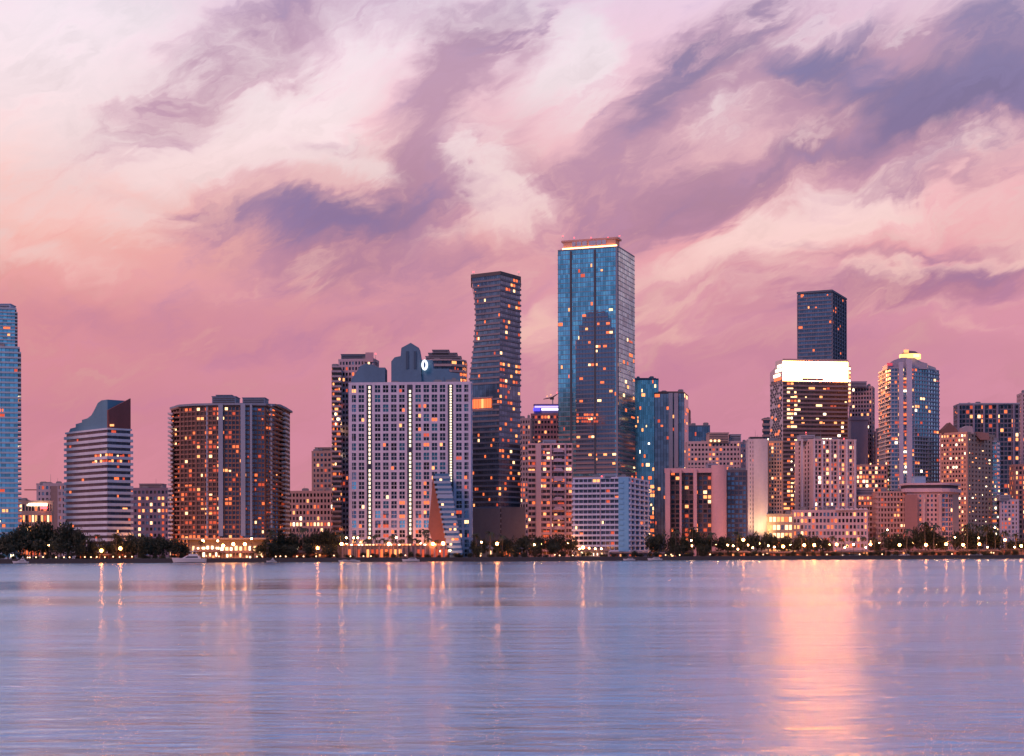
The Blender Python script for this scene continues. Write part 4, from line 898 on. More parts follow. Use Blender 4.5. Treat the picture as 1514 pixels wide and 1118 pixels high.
# 24 tower right of it
D = 1340; p = rect(1256, 1290, 1304, D, 18)
r, *_ = tower('apartment_tower', 'stepped mauve residential tower between the white crowned tower and the twin finned tower', p, Z(574, D), 40, [S('grid', nb=8, pw=.36, sp=.42, lit=.14), S('grid', nb=4, pw=.3, lit=.08)], wall(.46, .31, .33), seed=42, lits=LITS_BRIGHT)
roofbox(r, 1258, 1282, D-2, 14, Z(574, D), Z(566, D), wall(.34, .32, .42))
mb = MB(); rx, ry, rz = r.location; mb.box(X(1256, D-5)-rx, X(1281, D-5)-rx, -24, -12, 0, Z(620, D)-rz); mb.box(X(1255, D-5)-rx, X(1282, D-5)-rx, -25, -12, Z(624, D)-rz, Z(620, D)-rz+.5); mb.build('lower_wing', wall(.42, .30, .36), r)
D = 1230; p = rect(1266, 1312, 1316, D, 6)
tower('apartment_block', 'brown apartment block full of lit windows left of the twin finned tower', p, Z(690, D), 20, [S('grid', nb=10, pw=.3, sp=.4, lit=.36)], wall(.44, .26, .23), seed=43, lits=LITS_BRIGHT)
D = 1320; p = rect(1296, 1313, 1318, D, 8)
tower('apartment_tower', 'narrow dim tower behind the left edge of the twin finned tower', p, Z(640, D), 32, [S('grid', nb=4, pw=.35, sp=.4, lit=.2)], wall(.28, .24, .3), seed=44, lits=LITS_WARM)
# 25 twin finned tower with golden crown
D = 1230; p = front([(1310, D+14), (1318, D+2), (1352, D), (1372, D+10), (1388, D+24)], 22)
tl = S('band', dep=.7, hb=.32, nb=5, g=G_BLUE, lit=.12, pw=.14, pd=.5)
r, lc, a0, a1, fh = tower('condo_tower', 'tall blue glass condominium with two white fins and a golden lit crown', p, Z(546, D), 46,
    [dict(tl, dep=1.6, nb=3, g=G_NAVY, lit=.2), dict(tl, nb=7, g=G_NAVY, lit=.14), dict(tl, nb=5, g=G_TEAL, lit=.06), dict(tl, dep=1.4, nb=4, lit=.05), dict(tl, dep=.7, nb=6, g=G_NAVY, lit=.1)], wall(.22, .24, .32), bm=wall(.34, .38, .48), seed=45, slab_name='balcony_slab', lits=LITS)
fin(r, 1332.5, D-.6, 3.2, 1.4, LAND+20, Z(537, D), wall(.50, .48, .60), 'fin'); fin(r, 1344.5, D-.6, 4.2, 1.6, LAND+20, Z(533, D), wall(.50, .48, .60), 'fin')
for k in range(26): 
    if rnd.random() < .6: glowstrip(r, 1336.5, 1340.5, 560+k*6, 562.6+k*6, D-1.2, rnd.choice([W1, W2, W4, W0]), 'window')
extrude_px(r, [(1312, 547), (1313, 540), (1322, 534), (1333, 530), (1352, 530), (1362, 536), (1372, 539), (1372, 547)], D+3, 16, wall(.34, .34, .44), 'roof_cap')
extrude_px(r, [(1372.5, 552), (1372.5, 541), (1384, 545), (1386, 552)], D+18, 12, wall(.26, .32, .42), 'roof_cap')
gold = glow('gold_crown', (1, .50, .14), 2.6)
mb = MB(); cx0 = X(1348, D+6)-r.location.x; cy0 = D+10-r.location.y
for zz, rr in ((530, 8.2),): mb.prism([(cx0+rr*math.cos(k*math.pi/8), cy0+rr*math.sin(k*math.pi/8)) for k in range(16)], Z(530, D)-LAND, Z(523.5, D)-LAND)
mb.build('crown_drum', gold, r)
mb = MB(); b_ring = [(cx0+7.4*math.cos(k*math.pi/8), cy0+7.4*math.sin(k*math.pi/8)) for k in range(16)]; i0 = len(mb.v)
mb.v += [(x, y, Z(523.4, D)-LAND) for x, y in b_ring]+[(cx0+4.2*math.cos(k*math.pi/8), cy0+4.2*math.sin(k*math.pi/8), Z(519, D)-LAND) for k in range(16)]+[(cx0-1, cy0, Z(517.5, D)-LAND)]
for k in range(16):
    mb.f += [(k, (k+1) % 16, 16+(k+1) % 16, 16+k), (16+k, 16+(k+1) % 16, 32)]; mb.m += [0, 0]
mb.build('crown_dome', wall(.12, .08, .08), r)
glowstrip(r, 1337, 1344, 518.5, 523, D+1, W2, 'crown_lamp'); glowstrip(r, 1351, 1360, 525, 529.5, D, W3, 'crown_lamp')
beacon(r, 1340, D+8, Z(521, D), 2)
glowstrip(r, 1312, 1320, 538, 542, D+1.5, glow('sign_crimson', (.9, .06, .12), .8), 'red_sign')
# 26 dark broad tower right
D = 1390; p = rect(1417, 1507, 1512, D, 4)
r, *_ = tower('condo_tower', 'broad dark flat topped tower at the right behind the pink hotel', p, Z(600, D), 32, [S('grid', nb=16, pw=.22, sp=.3, lit=.14, darks=[G_DARK, G_NAVY, G_MID]), S('grid', nb=3)], wall(.09, .09, .13), bm=wall(.16, .16, .22), seed=46, lits=LITS)
for a in (1417.5, 1440, 1455, 1475, 1499): fin(r, a, D-.8, 1.6, .6, LAND, Z(600, D), wall(.26, .24, .32), 'pilaster')
glowstrip(r, 1418, 1508, 597.5, 599.5, D-.4, wall(.3, .34, .42), 'roof_edge')
D = 1450; p = rect(1511, 1535, 1540, D, 5)
tower('apartment_tower', 'pink tower barely showing at the right edge of the photo', p, Z(584, D), 40, [S('grid', nb=4, pw=.4, sp=.4, lit=.15)], wall(.5, .36, .4), seed=47)
# 27 pink hotel
D = 1210; p = rect(1391, 1430, 1470, D, 42)
r, *_ = tower('hotel_tower', 'ornate salmon pink hotel tower speckled with lit windows', p, Z(642, D), 27, [S('grid', nb=9, pw=.45, sp=.5, lit=.25), S('grid', nb=8, pw=.5, sp=.5, lit=.14)], wall(.60, .33, .25), seed=48, lits=LITS_BRIGHT)
extrude_px(r, [(1393, 643), (1394, 637), (1405, 626), (1416, 637), (1418, 643)], D+12, 10, wall(.2, .11, .1), 'pyramid_roof')
extrude_px(r, [(1423, 643), (1424, 634), (1430, 631), (1438, 632), (1440, 643)], D+4, 10, wall(.40, .34, .38), 'roof_turret')
extrude_px(r, [(1444, 646), (1445, 640), (1462, 642), (1464, 652), (1450, 652)], D+10, 10, wall(.28, .16, .15), 'roof_turret')
D = 1240; p = rect(1464, 1474, 1478, D, 30)
r, *_ = tower('apartment_tower', 'slim blue edged tower between the pink hotel and the small white block', p, Z(655, D), 26, [S('band', dep=1, hb=.4, nb=3, g=G_BLUE, lit=.1), S('band', dep=.8, hb=.4, nb=2, g=G_BLUE)], wall(.3, .34, .46), seed=49)
D = 1290; p = rect(1398, 1462, 1468, D, 5)
D = 1230; p = rect(1479, 1506, 1512, D, 12)
r, *_ = tower('apartment_block', 'small white and lilac block at the lower right edge', p, Z(742, D), 13, [S('grid', nb=5, pw=.45, sp=.4, lit=.12), S('grid', nb=2)], wall(.5, .44, .54), seed=50, lits=LITS_WARM)
roofbox(r, 1478, 1494, D+1, 8, Z(742, D), Z(734, D), wall(.4, .44, .56))
D = 1300; p = rect(1500, 1530, 1535, D, 5)
tower('apartment_block', 'rust coloured block at the right edge behind the small white block', p, Z(690, D), 18, [S('grid', nb=5, pw=.4, sp=.4, lit=.3)], wall(.36, .2, .18), seed=51, lits=LITS_WARM)
# 28 low white block with arched tops
D = 1115; p = rect(1172, 1283, 1286, D, 3)
r, lc, a0, a1, fh = tower('apartment_block', 'low lilac white block with round arched roof edge beside the bright waterfront lamps', p, Z(757, D), 7, [S('grid', nb=20, pw=.38, sp=.42, dep=.7, lit=.24), S('grid', nb=3)], wall(.2, .16, .2), bm=wall(.54, .40, .46), seed=52, lits=LITS_WARM)
for k in range(7):
    px = 1238+k*6.9; mb = MB(); xx = X(px, D)-r.location.x; yy = D-r.location.y-1.2
    ring = [(xx+1.55*math.cos(t_*math.pi/8), a1+.6+1.7*math.sin(t_*math.pi/8)) for t_ in range(9)]; nv = len(ring)
    mb.v += [(x, yy, z) for x, z in ring]+[(x, yy+1.0, z) for x, z in ring]; mb.f += [tuple(range(nv))[::-1], tuple(range(nv, 2*nv))]+[(i, i+1, nv+i+1, nv+i) for i in range(nv-1)]; mb.m += [0]*(nv+1)
    mb.build('arch', wall(.55, .48, .56), r)
roofbox(r, 1222, 1236, D+2, 8, Z(757, D), Z(749, D), wall(.3, .34, .44))
# 29 terrace block behind low block and long curved-cornice hotel
D = 1150; p = rect(1240, 1298, 1302, D, 4)
def lf(e, u, v, q): return .5 if v > .85 else q
r, *_ = tower('apartment_block', 'brown terraced block with orange lit top floor behind the low lilac block', p, Z(735, D), 11, [S('band', dep=1.2, hb=.4, nb=14, g=G_BROWN, lit=.2, pw=.3, pd=.8)], BROWN, bm=wall(.42, .28, .27), seed=53, lits=LITS_WARM, litf=lf, slab_name='balcony_slab')
roofbox(r, 1264, 1292, D+3, 9, Z(735, D), Z(724, D), wall(.34, .32, .42))
glowstrip(r, 1215, 1228, 736, 758, D, wall(.56, .34, .34), 'stair_wall')
D = 1135; p = rect(1297, 1340, 1342, D, 3)
r, *_ = tower('hotel_block', 'brown pink left wing of the long hotel with balconies and scattered lights', p, Z(730, D), 12, [S('band', dep=1.2, hb=.42, nb=9, g=G_BROWN, lit=.16, pw=.4, pd=1.0)], wall(.3, .2, .2), bm=wall(.50, .31, .29), seed=54, lits=LITS_WARM, slab_name='balcony_slab')
D = 1125; p = front([(1341, D+3), (1392, D), (1402, D+2), (1408, D+6), (1418, D+18)], 20)
gt = S('grid', nb=6, pw=.5, sp=.4, lit=.04)
r, lc, a0, a1, fh = tower('hotel_block', 'long pink hotel with a curved flat cornice behind the dark round trees', p, Z(731, D), 13, [S('grid', nb=9, pw=.5, sp=.45, lit=.05), S('grid', nb=2, pw=.1, sp=.3, lit=.1), S('grid', nb=2, pw=.1, lit=.1), S('blank'), S('blank')], wall(.36, .27, .28), bm=wall(.56, .35, .36), seed=55, lits=LITS_WARM)
mb = MB(); of_ = offset(lc, [1.6]*len(lc)); mb.prism([(q.x, q.y) for q in of_], a1+1.01, a1+3.6); mb.build('cornice', wall(.56, .42, .50), r)
mb = MB(); of_ = offset(lc, [-.5]*len(lc)); mb.prism([(q.x, q.y) for q in of_], a1+3.601, a1+6); mb.build('attic', DARKC, r)
mb = MB(); of_ = offset(lc, [1.2]*len(lc)); mb.prism([(q.x, q.y) for q in of_], a1+6.001, a1+7.4); mb.build('roof_slab', wall(.56, .42, .50), r)
D3 = D; fin(r, 1366, D-1.4, 1.4, .4, LAND, Z(733, D), wall(.5, .36, .38), 'pilaster'); fin(r, 1390, D-1.4, 2, .4, LAND, Z(733, D), wall(.5, .36, .38), 'pilaster')
fin(r, 1347, D-1.0, 9, .4, LAND, Z(733, D), wall(.34, .18, .18), 'blank_panel')
roofbox(r, 1352, 1369, D+6, 8, a1+LAND+7.4, a1+LAND+12, wall(.26, .42, .58), louvre=False)

# ------------------------------------------------------------------ vegetation
def leafmat(name, a, b):
    m, t, bs, nn, ll = newmat(name); g = nn('ShaderNodeNewGeometry'); cr = nn('ShaderNodeValToRGB'); cr.color_ramp.elements[0].color = (*a, 1); cr.color_ramp.elements[1].color = (*b, 1)
    ll(g.outputs['Random Per Island'], cr.inputs[0]); ll(cr.outputs[0], bs.inputs['Base Color']); bs.inputs['Roughness'].default_value = .7; return m
LEAF = leafmat('leaf_green', (.010, .016, .009), (.040, .050, .022)); PALM = leafmat('palm_green', (.02, .03, .012), (.06, .07, .03)); BARK = wall(.12, .09, .07)
def crown_mesh(seed, lobes, n, size):
    rd = random.Random(seed); mb = MB()
    L_ = [(Vector((rd.uniform(-.55, .55), rd.uniform(-.55, .55), rd.uniform(.45, .85))), rd.uniform(.28, .5)) for _ in range(lobes)]+[(Vector((0, 0, .62)), .5)]
    for _ in range(n):
        c, r_ = rd.choice(L_); v = Vector((rd.gauss(0, 1), rd.gauss(0, 1), rd.gauss(0, 1))).normalized()*(r_*rd.uniform(.55, 1.08)); v.z *= .72; p = c+v
        if p.z < .16: continue
        a = Vector((rd.gauss(0, 1), rd.gauss(0, 1), rd.gauss(0, .7))).normalized(); b = a.cross(Vector((rd.gauss(0, 1), rd.gauss(0, 1), rd.gauss(0, 1)))).normalized()
        s_ = size*rd.uniform(.6, 1.4); mb.face([p-a*s_, p-b*s_*.6, p+a*s_, p+b*s_*.6])
    return mb.mesh('crown', LEAF)
def trunk_mesh(seed):
    rd = random.Random(seed); mb = MB(); mb.tube([(0, 0, 0), (.02, 0, .2), (.0, .02, .45)], [.05, .038, .028], 7)
    for k in range(5):
        a = k*1.256+rd.uniform(-.3, .3); mb.tube([(0, 0, .22+.04*k), (.16*math.cos(a), .16*math.sin(a), .42+.03*k), (.34*math.cos(a), .34*math.sin(a), .6)], [.024, .016, .006], 5)
    return mb.mesh('trunk', BARK)
PROTO = [(crown_mesh(60+i, 7+i, 1500, .055), trunk_mesh(80+i)) for i in range(5)]
def palm_meshes(seed):
    rd = random.Random(seed); tk = MB(); bend = rd.uniform(-.06, .06); tk.tube([(0, 0, 0), (bend*.4, 0, .4), (bend, 0, .8)], [.022, .015, .012], 6)
    fr = MB()
    for k in range(16):
        a = k*2.4; up = .10+.16*((k*7) % 5)/5; pts = []
        for q in range(6):
            s_ = q/5; pts.append(Vector((bend+math.cos(a)*.26*s_, math.sin(a)*.26*s_, .8+up*1.6*s_-.34*s_*s_)))
        for q in range(5):
            w = .034*(1-abs(q-1.5)/4.5); sd_ = Vector((-math.sin(a), math.cos(a), -.5))*w; sd2 = Vector((math.sin(a), -math.cos(a), -.5))*w
            fr.face([pts[q], pts[q+1], pts[q+1]+sd_*.9, pts[q]+sd_]); fr.face([pts[q+1], pts[q], pts[q]+sd2, pts[q+1]+sd2*.9])
    return fr.mesh('crown', PALM), tk.mesh('trunk', BARK)
PALMP = [palm_meshes(90+i) for i in range(4)]
ORD = ['leftmost', 'second', 'third', 'fourth', 'fifth', 'sixth', 'seventh', 'eighth', 'ninth', 'tenth', 'eleventh', 'twelfth', 'thirteenth', 'fourteenth', 'fifteenth', 'sixteenth', 'seventeenth', 'eighteenth', 'nineteenth', 'twentieth', 'twenty first', 'twenty second']
ZONES = [(-99, 97, 'the lit mall'), (97, 196, 'the striped office tower'), (196, 252, 'the purple block'), (252, 428, 'the brown curved condominium'), (428, 500, 'the low pink block'),
         (500, 632, 'the white grid building'), (632, 694, 'the slanting terraced building'), (694, 779, 'the dark banded tower'), (779, 849, 'the pink condominium'), (849, 960, 'the blue white condominium'),
         (960, 1060, 'the dark framed building'), (1060, 1108, 'the navy wing'), (1108, 1172, 'the floodlit blank wall'), (1172, 1288, 'the low lilac block'), (1288, 1342, 'the left hotel wing'),
         (1342, 1420, 'the curved cornice hotel'), (1420, 1476, 'the ornate salmon hotel'), (1476, 1700, 'the small lilac block')]
def zone(px): return next(z for z in ZONES if z[0] <= px < z[1])[2]
PLACED = {}
def queue(kind, px, fn): PLACED.setdefault(kind, []).append((px, fn))
def flush(kind, word, cat, group):
    byz = {}
    for px, fn in sorted(PLACED.get(kind, []), key=lambda q: q[0]): byz.setdefault(zone(px), []).append((px, fn))
    for z, lst in byz.items():
        for i, (px, fn) in enumerate(lst):
            o = fn(); pre = '' if len(lst) == 1 else (ORD[i]+(' ' if i == 0 else ' from left, '))
            o['label'] = (word+' in front of '+z) if len(lst) == 1 else (ORD[i]+(' ' if i == 0 else ' from the left ')+word+' before '+z)
            o['category'] = cat; o['group'] = group
rnd = random.Random(77)
def add_tree(px, ytop, wpx, back=8, pr=None):
    D_ = DS(px)+back; h = Z(ytop, D_)-LAND; w = wpx/F*D_; pr = rnd.randrange(5) if pr is None else pr; rot = rnd.uniform(0, 6.28); hs = rnd.uniform(.95, 1.05)
    def fn():
        o = bpy.data.objects.new('tree', None); C.objects.link(o); o.location = (X(px, D_), D_, LAND); o.rotation_euler.z = rot; o.scale = (w/1.75, w/1.75, h/1.12*hs)
        link('trunk', PROTO[pr][1], o); link('crown', PROTO[pr][0], o); return o
    queue('tree', px, fn)
def add_palm(px, ytop, back=6):
    D_ = DS(px)+back; h = Z(ytop, D_)-LAND; pr = rnd.randrange(4); rot = rnd.uniform(0, 6.28)
    def fn():
        o = bpy.data.objects.new('palm_tree', None); C.objects.link(o); o.location = (X(px, D_), D_, LAND); o.rotation_euler.z = rot; s_ = h/.92; o.scale = (s_*.8, s_*.8, s_)
        link('trunk', PALMP[pr][1], o); link('crown', PALMP[pr][0], o); return o
    queue('palm', px, fn)
# (x, top row, width) of the round trees
for px, yt, w, bk in [(-6, 786, 34, 14), (12, 782, 34, 10), (30, 774, 40, 14), (46, 769, 38, 18), (64, 767, 40, 22), (84, 768, 40, 18), (102, 772, 34, 14), (116, 780, 28, 10), (22, 796, 34, 6), (56, 792, 44, 8), (90, 793, 40, 8), (118, 797, 26, 6),
                  (134, 794, 22, 10), (148, 798, 20, 8), (163, 797, 22, 12), (178, 793, 24, 12), (190, 795, 22, 14), (204, 794, 28, 9), (222, 790, 32, 9), (240, 790, 32, 9), (258, 793, 28, 9), (272, 798, 22, 9), (212, 786, 26, 30), (198, 787, 20, 34), (236, 785, 22, 30),
                  (384, 800, 22, 10), (396, 793, 24, 16), (410, 788, 26, 20), (424, 784, 24, 22), (438, 790, 24, 18), (452, 787, 24, 20), (466, 783, 26, 22), (482, 779, 26, 24), (494, 788, 22, 20), (404, 803, 26, 6), (430, 804, 26, 6), (458, 803, 26, 6), (486, 803, 24, 6),
                  (700, 797, 18, 14), (716, 795, 20, 16), (733, 796, 20, 14), (750, 795, 20, 14), (766, 793, 20, 14), (782, 789, 24, 14), (798, 788, 24, 14), (814, 791, 22, 14), (830, 790, 22, 14), (844, 796, 18, 10), (790, 800, 24, 7), (822, 801, 24, 7), (760, 804, 22, 8), (706, 806, 20, 8),
                  (964, 791, 24, 20), (978, 788, 24, 22), (994, 791, 22, 18), (1012, 790, 24, 18), (1030, 783, 24, 20), (1046, 789, 22, 18), (1062, 792, 24, 16), (1078, 794, 24, 16), (1094, 791, 24, 18), (1110, 788, 24, 18), (1126, 786, 24, 18), (1142, 787, 24, 18), (1158, 791, 24, 16), (1174, 792, 24, 16),
                  (1190, 794, 24, 14), (1206, 792, 24, 16), (1222, 796, 20, 14), (1002, 803, 20, 7), (1040, 803, 20, 7),
                  (1300, 797, 16, 12), (1316, 789, 20, 20), (1330, 786, 24, 22), (1344, 790, 20, 20), (1358, 780, 22, 18), (1372, 776, 28, 18), (1386, 784, 26, 18), (1398, 793, 20, 14), (1420, 785, 22, 18), (1434, 781, 26, 18), (1450, 782, 26, 20), (1466, 784, 24, 18), (1478, 790, 20, 16), (1494, 798, 20, 14), (1508, 796, 20, 14), (1526, 794, 24, 12)]:
    add_tree(px, yt+rnd.uniform(-1.5, 1.5), w*1.12, bk)
for px, yt in [(130, 792), (143, 788), (172, 786), (298, 796), (402, 780), (448, 778), (503, 785), (512, 792), (526, 790), (541, 794), (555, 789), (568, 795), (580, 791), (592, 796), (604, 790), (616, 794), (628, 781), (634, 792), (646, 797), (704, 788), (724, 785), (743, 790), (960, 790), (1000, 781), (1024, 778), (1052, 786),
               (1232, 793), (1244, 797), (1262, 796), (1276, 792), (1292, 795), (1306, 786), (1340, 782), (1368, 771), (1380, 776), (1430, 774), (1445, 777), (1459, 775), (1472, 780), (1488, 787), (1502, 788), (850, 800), (1090, 786), (1186, 789)]:
    add_palm(px, yt+rnd.uniform(-1, 1), rnd.uniform(5, 12))
flush('tree', 'dark round tree', 'tree', 'dark round trees along the waterfront')
flush('palm', 'palm tree', 'palm tree', 'palm trees along the waterfront')

# ------------------------------------------------------------------ lamps along the shore
sod = glow('lamp_sodium', (1, .30, .07), 90, True); whl = glow('lamp_white', (1, .48, .20), 46, True); dotm = glow('dock_lamp_glow', (1, .50, .26), 7, True)
inl = glow('lamp_inland_fill', (1, .30, .07), 620, True); polem = flat('lamp_pole_metal', (.06, .06, .065), .5, .5)  # inl: strong glow for the added lamps that warm the building bases
def ball(r_, n1=5, n2=8):
    mb = MB(); mb.v.append((0, 0, -r_))
    for i in range(1, n1): 
        a = -math.pi/2+math.pi*i/n1
        for j in range(n2): b = 2*math.pi*j/n2; mb.v.append((r_*math.cos(a)*math.cos(b), r_*math.cos(a)*math.sin(b), r_*math.sin(a)))
    mb.v.append((0, 0, r_)); e = len(mb.v)-1
    for j in range(n2): mb.f.append((0, 1+(j+1) % n2, 1+j)); mb.m.append(0); mb.f.append((e, 1+(n1-2)*n2+j, 1+(n1-2)*n2+(j+1) % n2)); mb.m.append(0)
    for i in range(n1-2):
        for j in range(n2): a = 1+i*n2+j; b = 1+i*n2+(j+1) % n2; mb.f.append((a, b, b+n2, a+n2)); mb.m.append(0)
    return mb
gb = {k: ball(r_).mesh('globe', m) for k, (r_, m) in {'s': (.80, sod), 'i': (.60, inl), 'w': (.48, whl), 'd': (.30, dotm)}.items()}
pm_ = {}
def pole_mesh(h):
    h = round(h, 1)
    if h not in pm_: mb = MB(); mb.tube([(0, 0, 0), (0, 0, .3), (0, 0, h)], [.22, .12, .08], 6); mb.tube([(0, 0, h-.12), (0, 0, h+.02)], [.3, .3], 6); pm_[h] = mb.mesh('pole', polem)
    return pm_[h]
def add_lamp(px, py, k, back=3.0):
    D_ = DS(px)+back; h = max(.9, Z(py, D_)-LAND); nm = 'dock_lamp' if k == 'd' else 'street_lamp'
    def fn():
        o = bpy.data.objects.new(nm, None); C.objects.link(o); o.location = (X(px, D_), D_, LAND)
        hh = round(h, 1); link('pole', pole_mesh(hh), o); link('globe', gb[k], o, (0, 0, hh+{'s': .8, 'i': .6, 'w': .48, 'd': .36}[k])); return o
    queue('lamp'+('s' if k == 'i' else k), px, fn)  # added inland lamps share the labels of the orange street lamps
for px, py in [(1330, 809), (1369, 809), (1399, 808), (1424, 809), (1448, 808), (1486, 802), (1237, 808), (1287, 808), (1158, 811), (1204, 809), (1189, 809), (862, 812), (1099, 801), (345, 806), (362, 806), (330, 808), (640, 806), (655, 805), (178, 812), (150, 815), (505, 806), (470, 812), (575, 806), (735, 806), (1510, 811)]: add_lamp(px, py, 's', 4)
for px, py, bk in [(300, 801, 16), (512, 806, 22), (560, 808, 20), (622, 806, 22), (684, 806, 30), (1012, 808, 60), (1060, 807, 60), (1122, 806, 80), (1168, 808, 70), (1196, 808, 60), (1226, 807, 70), (1262, 808, 75), (1300, 806, 80), (1322, 807, 70), (1350, 806, 80), (1384, 807, 70), (1412, 806, 90), (1440, 807, 110), (1462, 806, 120), (1492, 808, 130), (430, 806, 90), (468, 806, 90), (208, 806, 60), (800, 806, 40), (840, 806, 40)]: add_lamp(px, py, 'i' if bk > 21 else 's', bk)  # extra lamps set back from the shore, added to light building bases orange
for px, py in [(1076, 808), (1084, 809), (1091, 814), (1106, 808), (1113, 812), (1136, 809), (1145, 811), (1249, 812), (1280, 812), (1412, 797), (1447, 798), (1460, 812), (1500, 812), (857, 813), (871, 812), (880, 813), (889, 813), (790, 807), (1022, 801), (1023, 809), (72, 806), (512, 796), (523, 796), (529, 796), (546, 796), (586, 796), (650, 816), (665, 815), (712, 803), (322, 800), (372, 797), (1312, 786), (1471, 783)]: add_lamp(px, py, 'w', 5)
for px in [40, 45, 54, 63, 82, 94, 103, 125, 134, 144, 155, 167, 177, 186, 195, 324, 379, 388, 407, 414, 422, 439, 448, 468, 493, 519, 538, 549, 600, 710, 820, 828, 847, 985, 993, 1004, 1050, 1128, 1222, 1270, 1305, 1360, 1408, 1470]:
    add_lamp(px+rnd.uniform(-1, 1), y_shore(px)-rnd.uniform(4.8, 8.5), 'd', 2)
flush('lamps', 'orange street lamp', 'street lamp', 'orange street lamps on the promenade'); flush('lampw', 'white street lamp', 'street lamp', 'white street lamps on the promenade'); flush('lampd', 'small dock lamp', 'dock lamp', 'small lamps along the seawall')
# floodlight on the blank wall
fl = thing('floodlight', 'floodlight on the ground washing the smooth blank tower wall yellow', 'floodlight', (X(1124, 1097), 1097, LAND))
mb = MB(); mb.box(-.8, .8, -.4, .4, 0, .5); mb.build('housing', polem, fl)
for dx in (-2.6, 2.6):
    ld = bpy.data.lights.new('spot', 'SPOT'); ld.energy = 24000; ld.color = (1, .60, .26); ld.spot_size = R(110); ld.spot_blend = .9; ld.shadow_soft_size = .8
    lo = bpy.data.objects.new('spot', ld); C.objects.link(lo); lo.parent = fl; lo.location = (dx, -1.0, 9); lo.rotation_euler = Vector((0, .30, 1)).to_track_quat('-Z', 'Y').to_euler()

# ------------------------------------------------------------------ low waterfront buildings
def pavilion(px0, px1, py0, label, lab_lit, wallm, back=10, n=8, name='waterfront_pavilion', rf=None):
    D_ = DS((px0+px1)/2)+back; x0, x1 = X(px0, D_), X(px1, D_); h = Z(py0, D_)-LAND; w = x1-x0
    o = thing(name, label, 'pavilion', ((x0+x1)/2, D_+4, LAND)); mb = MB(); mb.box(-w/2, w/2, -2, 4, 0, h*.72); mb.build('wall', wallm, o)
    mb = MB(); rr = rf or wall(.2, .12, .1)
    mb.hexa([(-w/2-1, -4, h*.722), (w/2+1, -4, h*.722), (w/2+1, 5, h*.722), (-w/2-1, 5, h*.722), (-w/2+1, -1, h), (w/2-1, -1, h), (w/2-1, 3, h), (-w/2+1, 3, h)]); mb.build('roof', rr, o)
    for k in range(n):
        xa = -w/2+w*(k+.12)/n; xb = -w/2+w*(k+.8)/n
        if rnd.random() < .38: continue
        xb = xa+(xb-xa)*rnd.uniform(.25, 1); zb_ = rnd.uniform(.1, .3); mb = MB(); mb.box(xa, xb, -2.2, -2.003, h*zb_, h*rnd.uniform(zb_+.12, .66)); mb.build('lit_opening', rnd.choice(lab_lit), o)
    for k in range(n+1):
        xa = -w/2+w*k/n; mb = MB(); mb.box(xa-.15, xa+.15, -3.7, -3.4, 0, h*.72); mb.build('post', wallm, o)
    return o
red = glow('tent_red', (1, .12, .04), .9)
pavilion(113, 135, 813, 'low orange lit waterfront hut left of the striped office tower base', [W1, W0, red], wall(.3, .14, .1), 12, 6)
pavilion(136, 160, 817, 'low red lit waterfront restaurant under the striped office tower', [red, W1, red, W2], wall(.34, .12, .08), 6, 8)
pavilion(161, 193, 812, 'orange lit waterfront restaurant right below the striped office tower', [W1, W2, red], wall(.3, .14, .1), 12, 9)
pavilion(284, 322, 811, 'brightly lit entrance pavilion left below the brown curved condominium', [W2, W3, W4], wall(.5, .3, .2), 12, 8)
pavilion(324, 372, 813, 'brightly lit yellow entrance pavilion below the brown curved condominium', [W3, W4, W2, W3], wall(.5, .32, .2), 9, 10)
pavilion(380, 424, 808, 'dim lit row of low houses among the trees right of the brown curved condominium', [W0, W1, W2], wall(.3, .18, .14), 24, 8)
pavilion(428, 494, 813, 'long low colonnade with orange openings before the low pink block', [W0, W1, W1, W2], wall(.34, .2, .16), 12, 14)
# terrace below the white grid building
D = DS(570)+14; o = thing('terrace', 'long raised terrace with a glowing orange edge below the white grid building', 'terrace', (X(578, D), D, LAND)); rx, ry, rz = o.location
mb = MB(); mb.box(X(497, D)-rx, X(660, D)-rx, 0, 16, 0, Z(806, D)-rz); mb.build('wall', wall(.34, .24, .24), o)
mb = MB(); mb.box(X(497, D)-rx, X(660, D)-rx, -.5, 0-.002, Z(806.5, D)-rz, Z(803.5, D)-rz); mb.build('edge_band', wall(.5, .32, .28), o)
for k in range(30):
    if k in (0, 1): continue
    px = 497+k*5.4; mb = MB(); mb.box(X(px, D)-rx, X(px+rnd.uniform(1.5, 4.6), D)-rx, -.75, -.502, Z(806, D)-rz, Z(804.2, D)-rz); mb.build('edge_light', rnd.choice([W1, W1, W2, W2, W3, W4]), o)
for k in range(24):
    px = 499+k*6.8; mb = MB(); mb.box(X(px, D)-rx, X(px+2, D)-rx, -1.0, -.003, 0, Z(807, D)-rz); mb.build('pier', wall(.4, .28, .28), o)
    if rnd.random() < .6: mb = MB(); mb.box(X(px+2.4, D)-rx, X(px+6, D)-rx, -.2, -.004, .6, Z(812, D)-rz); mb.build('lit_opening', rnd.choice([W0, W0, W1, W1, W2]), o)
pavilion(700, 728, 806, 'pale lit waterfront hut left below the tall dark banded tower', [W1, W2, W3], wall(.3, .3, .36), 14, 6, rf=wall(.2, .24, .34))
pavilion(738, 772, 806, 'blue roofed waterfront hut right below the tall dark banded tower', [W1, W2], wall(.3, .3, .36), 14, 7, rf=wall(.2, .24, .34))
pavilion(853, 900, 811, 'brightly lit ground floor porch left below the blue white condominium', [W3, W4, W2], wall(.4, .32, .34), 10, 8)
pavilion(902, 958, 816, 'dim low porch right below the blue white condominium', [W0, W1, W2], wall(.36, .32, .4), 10, 8)
pavilion(962, 1010, 817, 'low boathouse with a few lights left below the dark framed building', [W1, W0, W3], wall(.2, .18, .2), 8, 8)
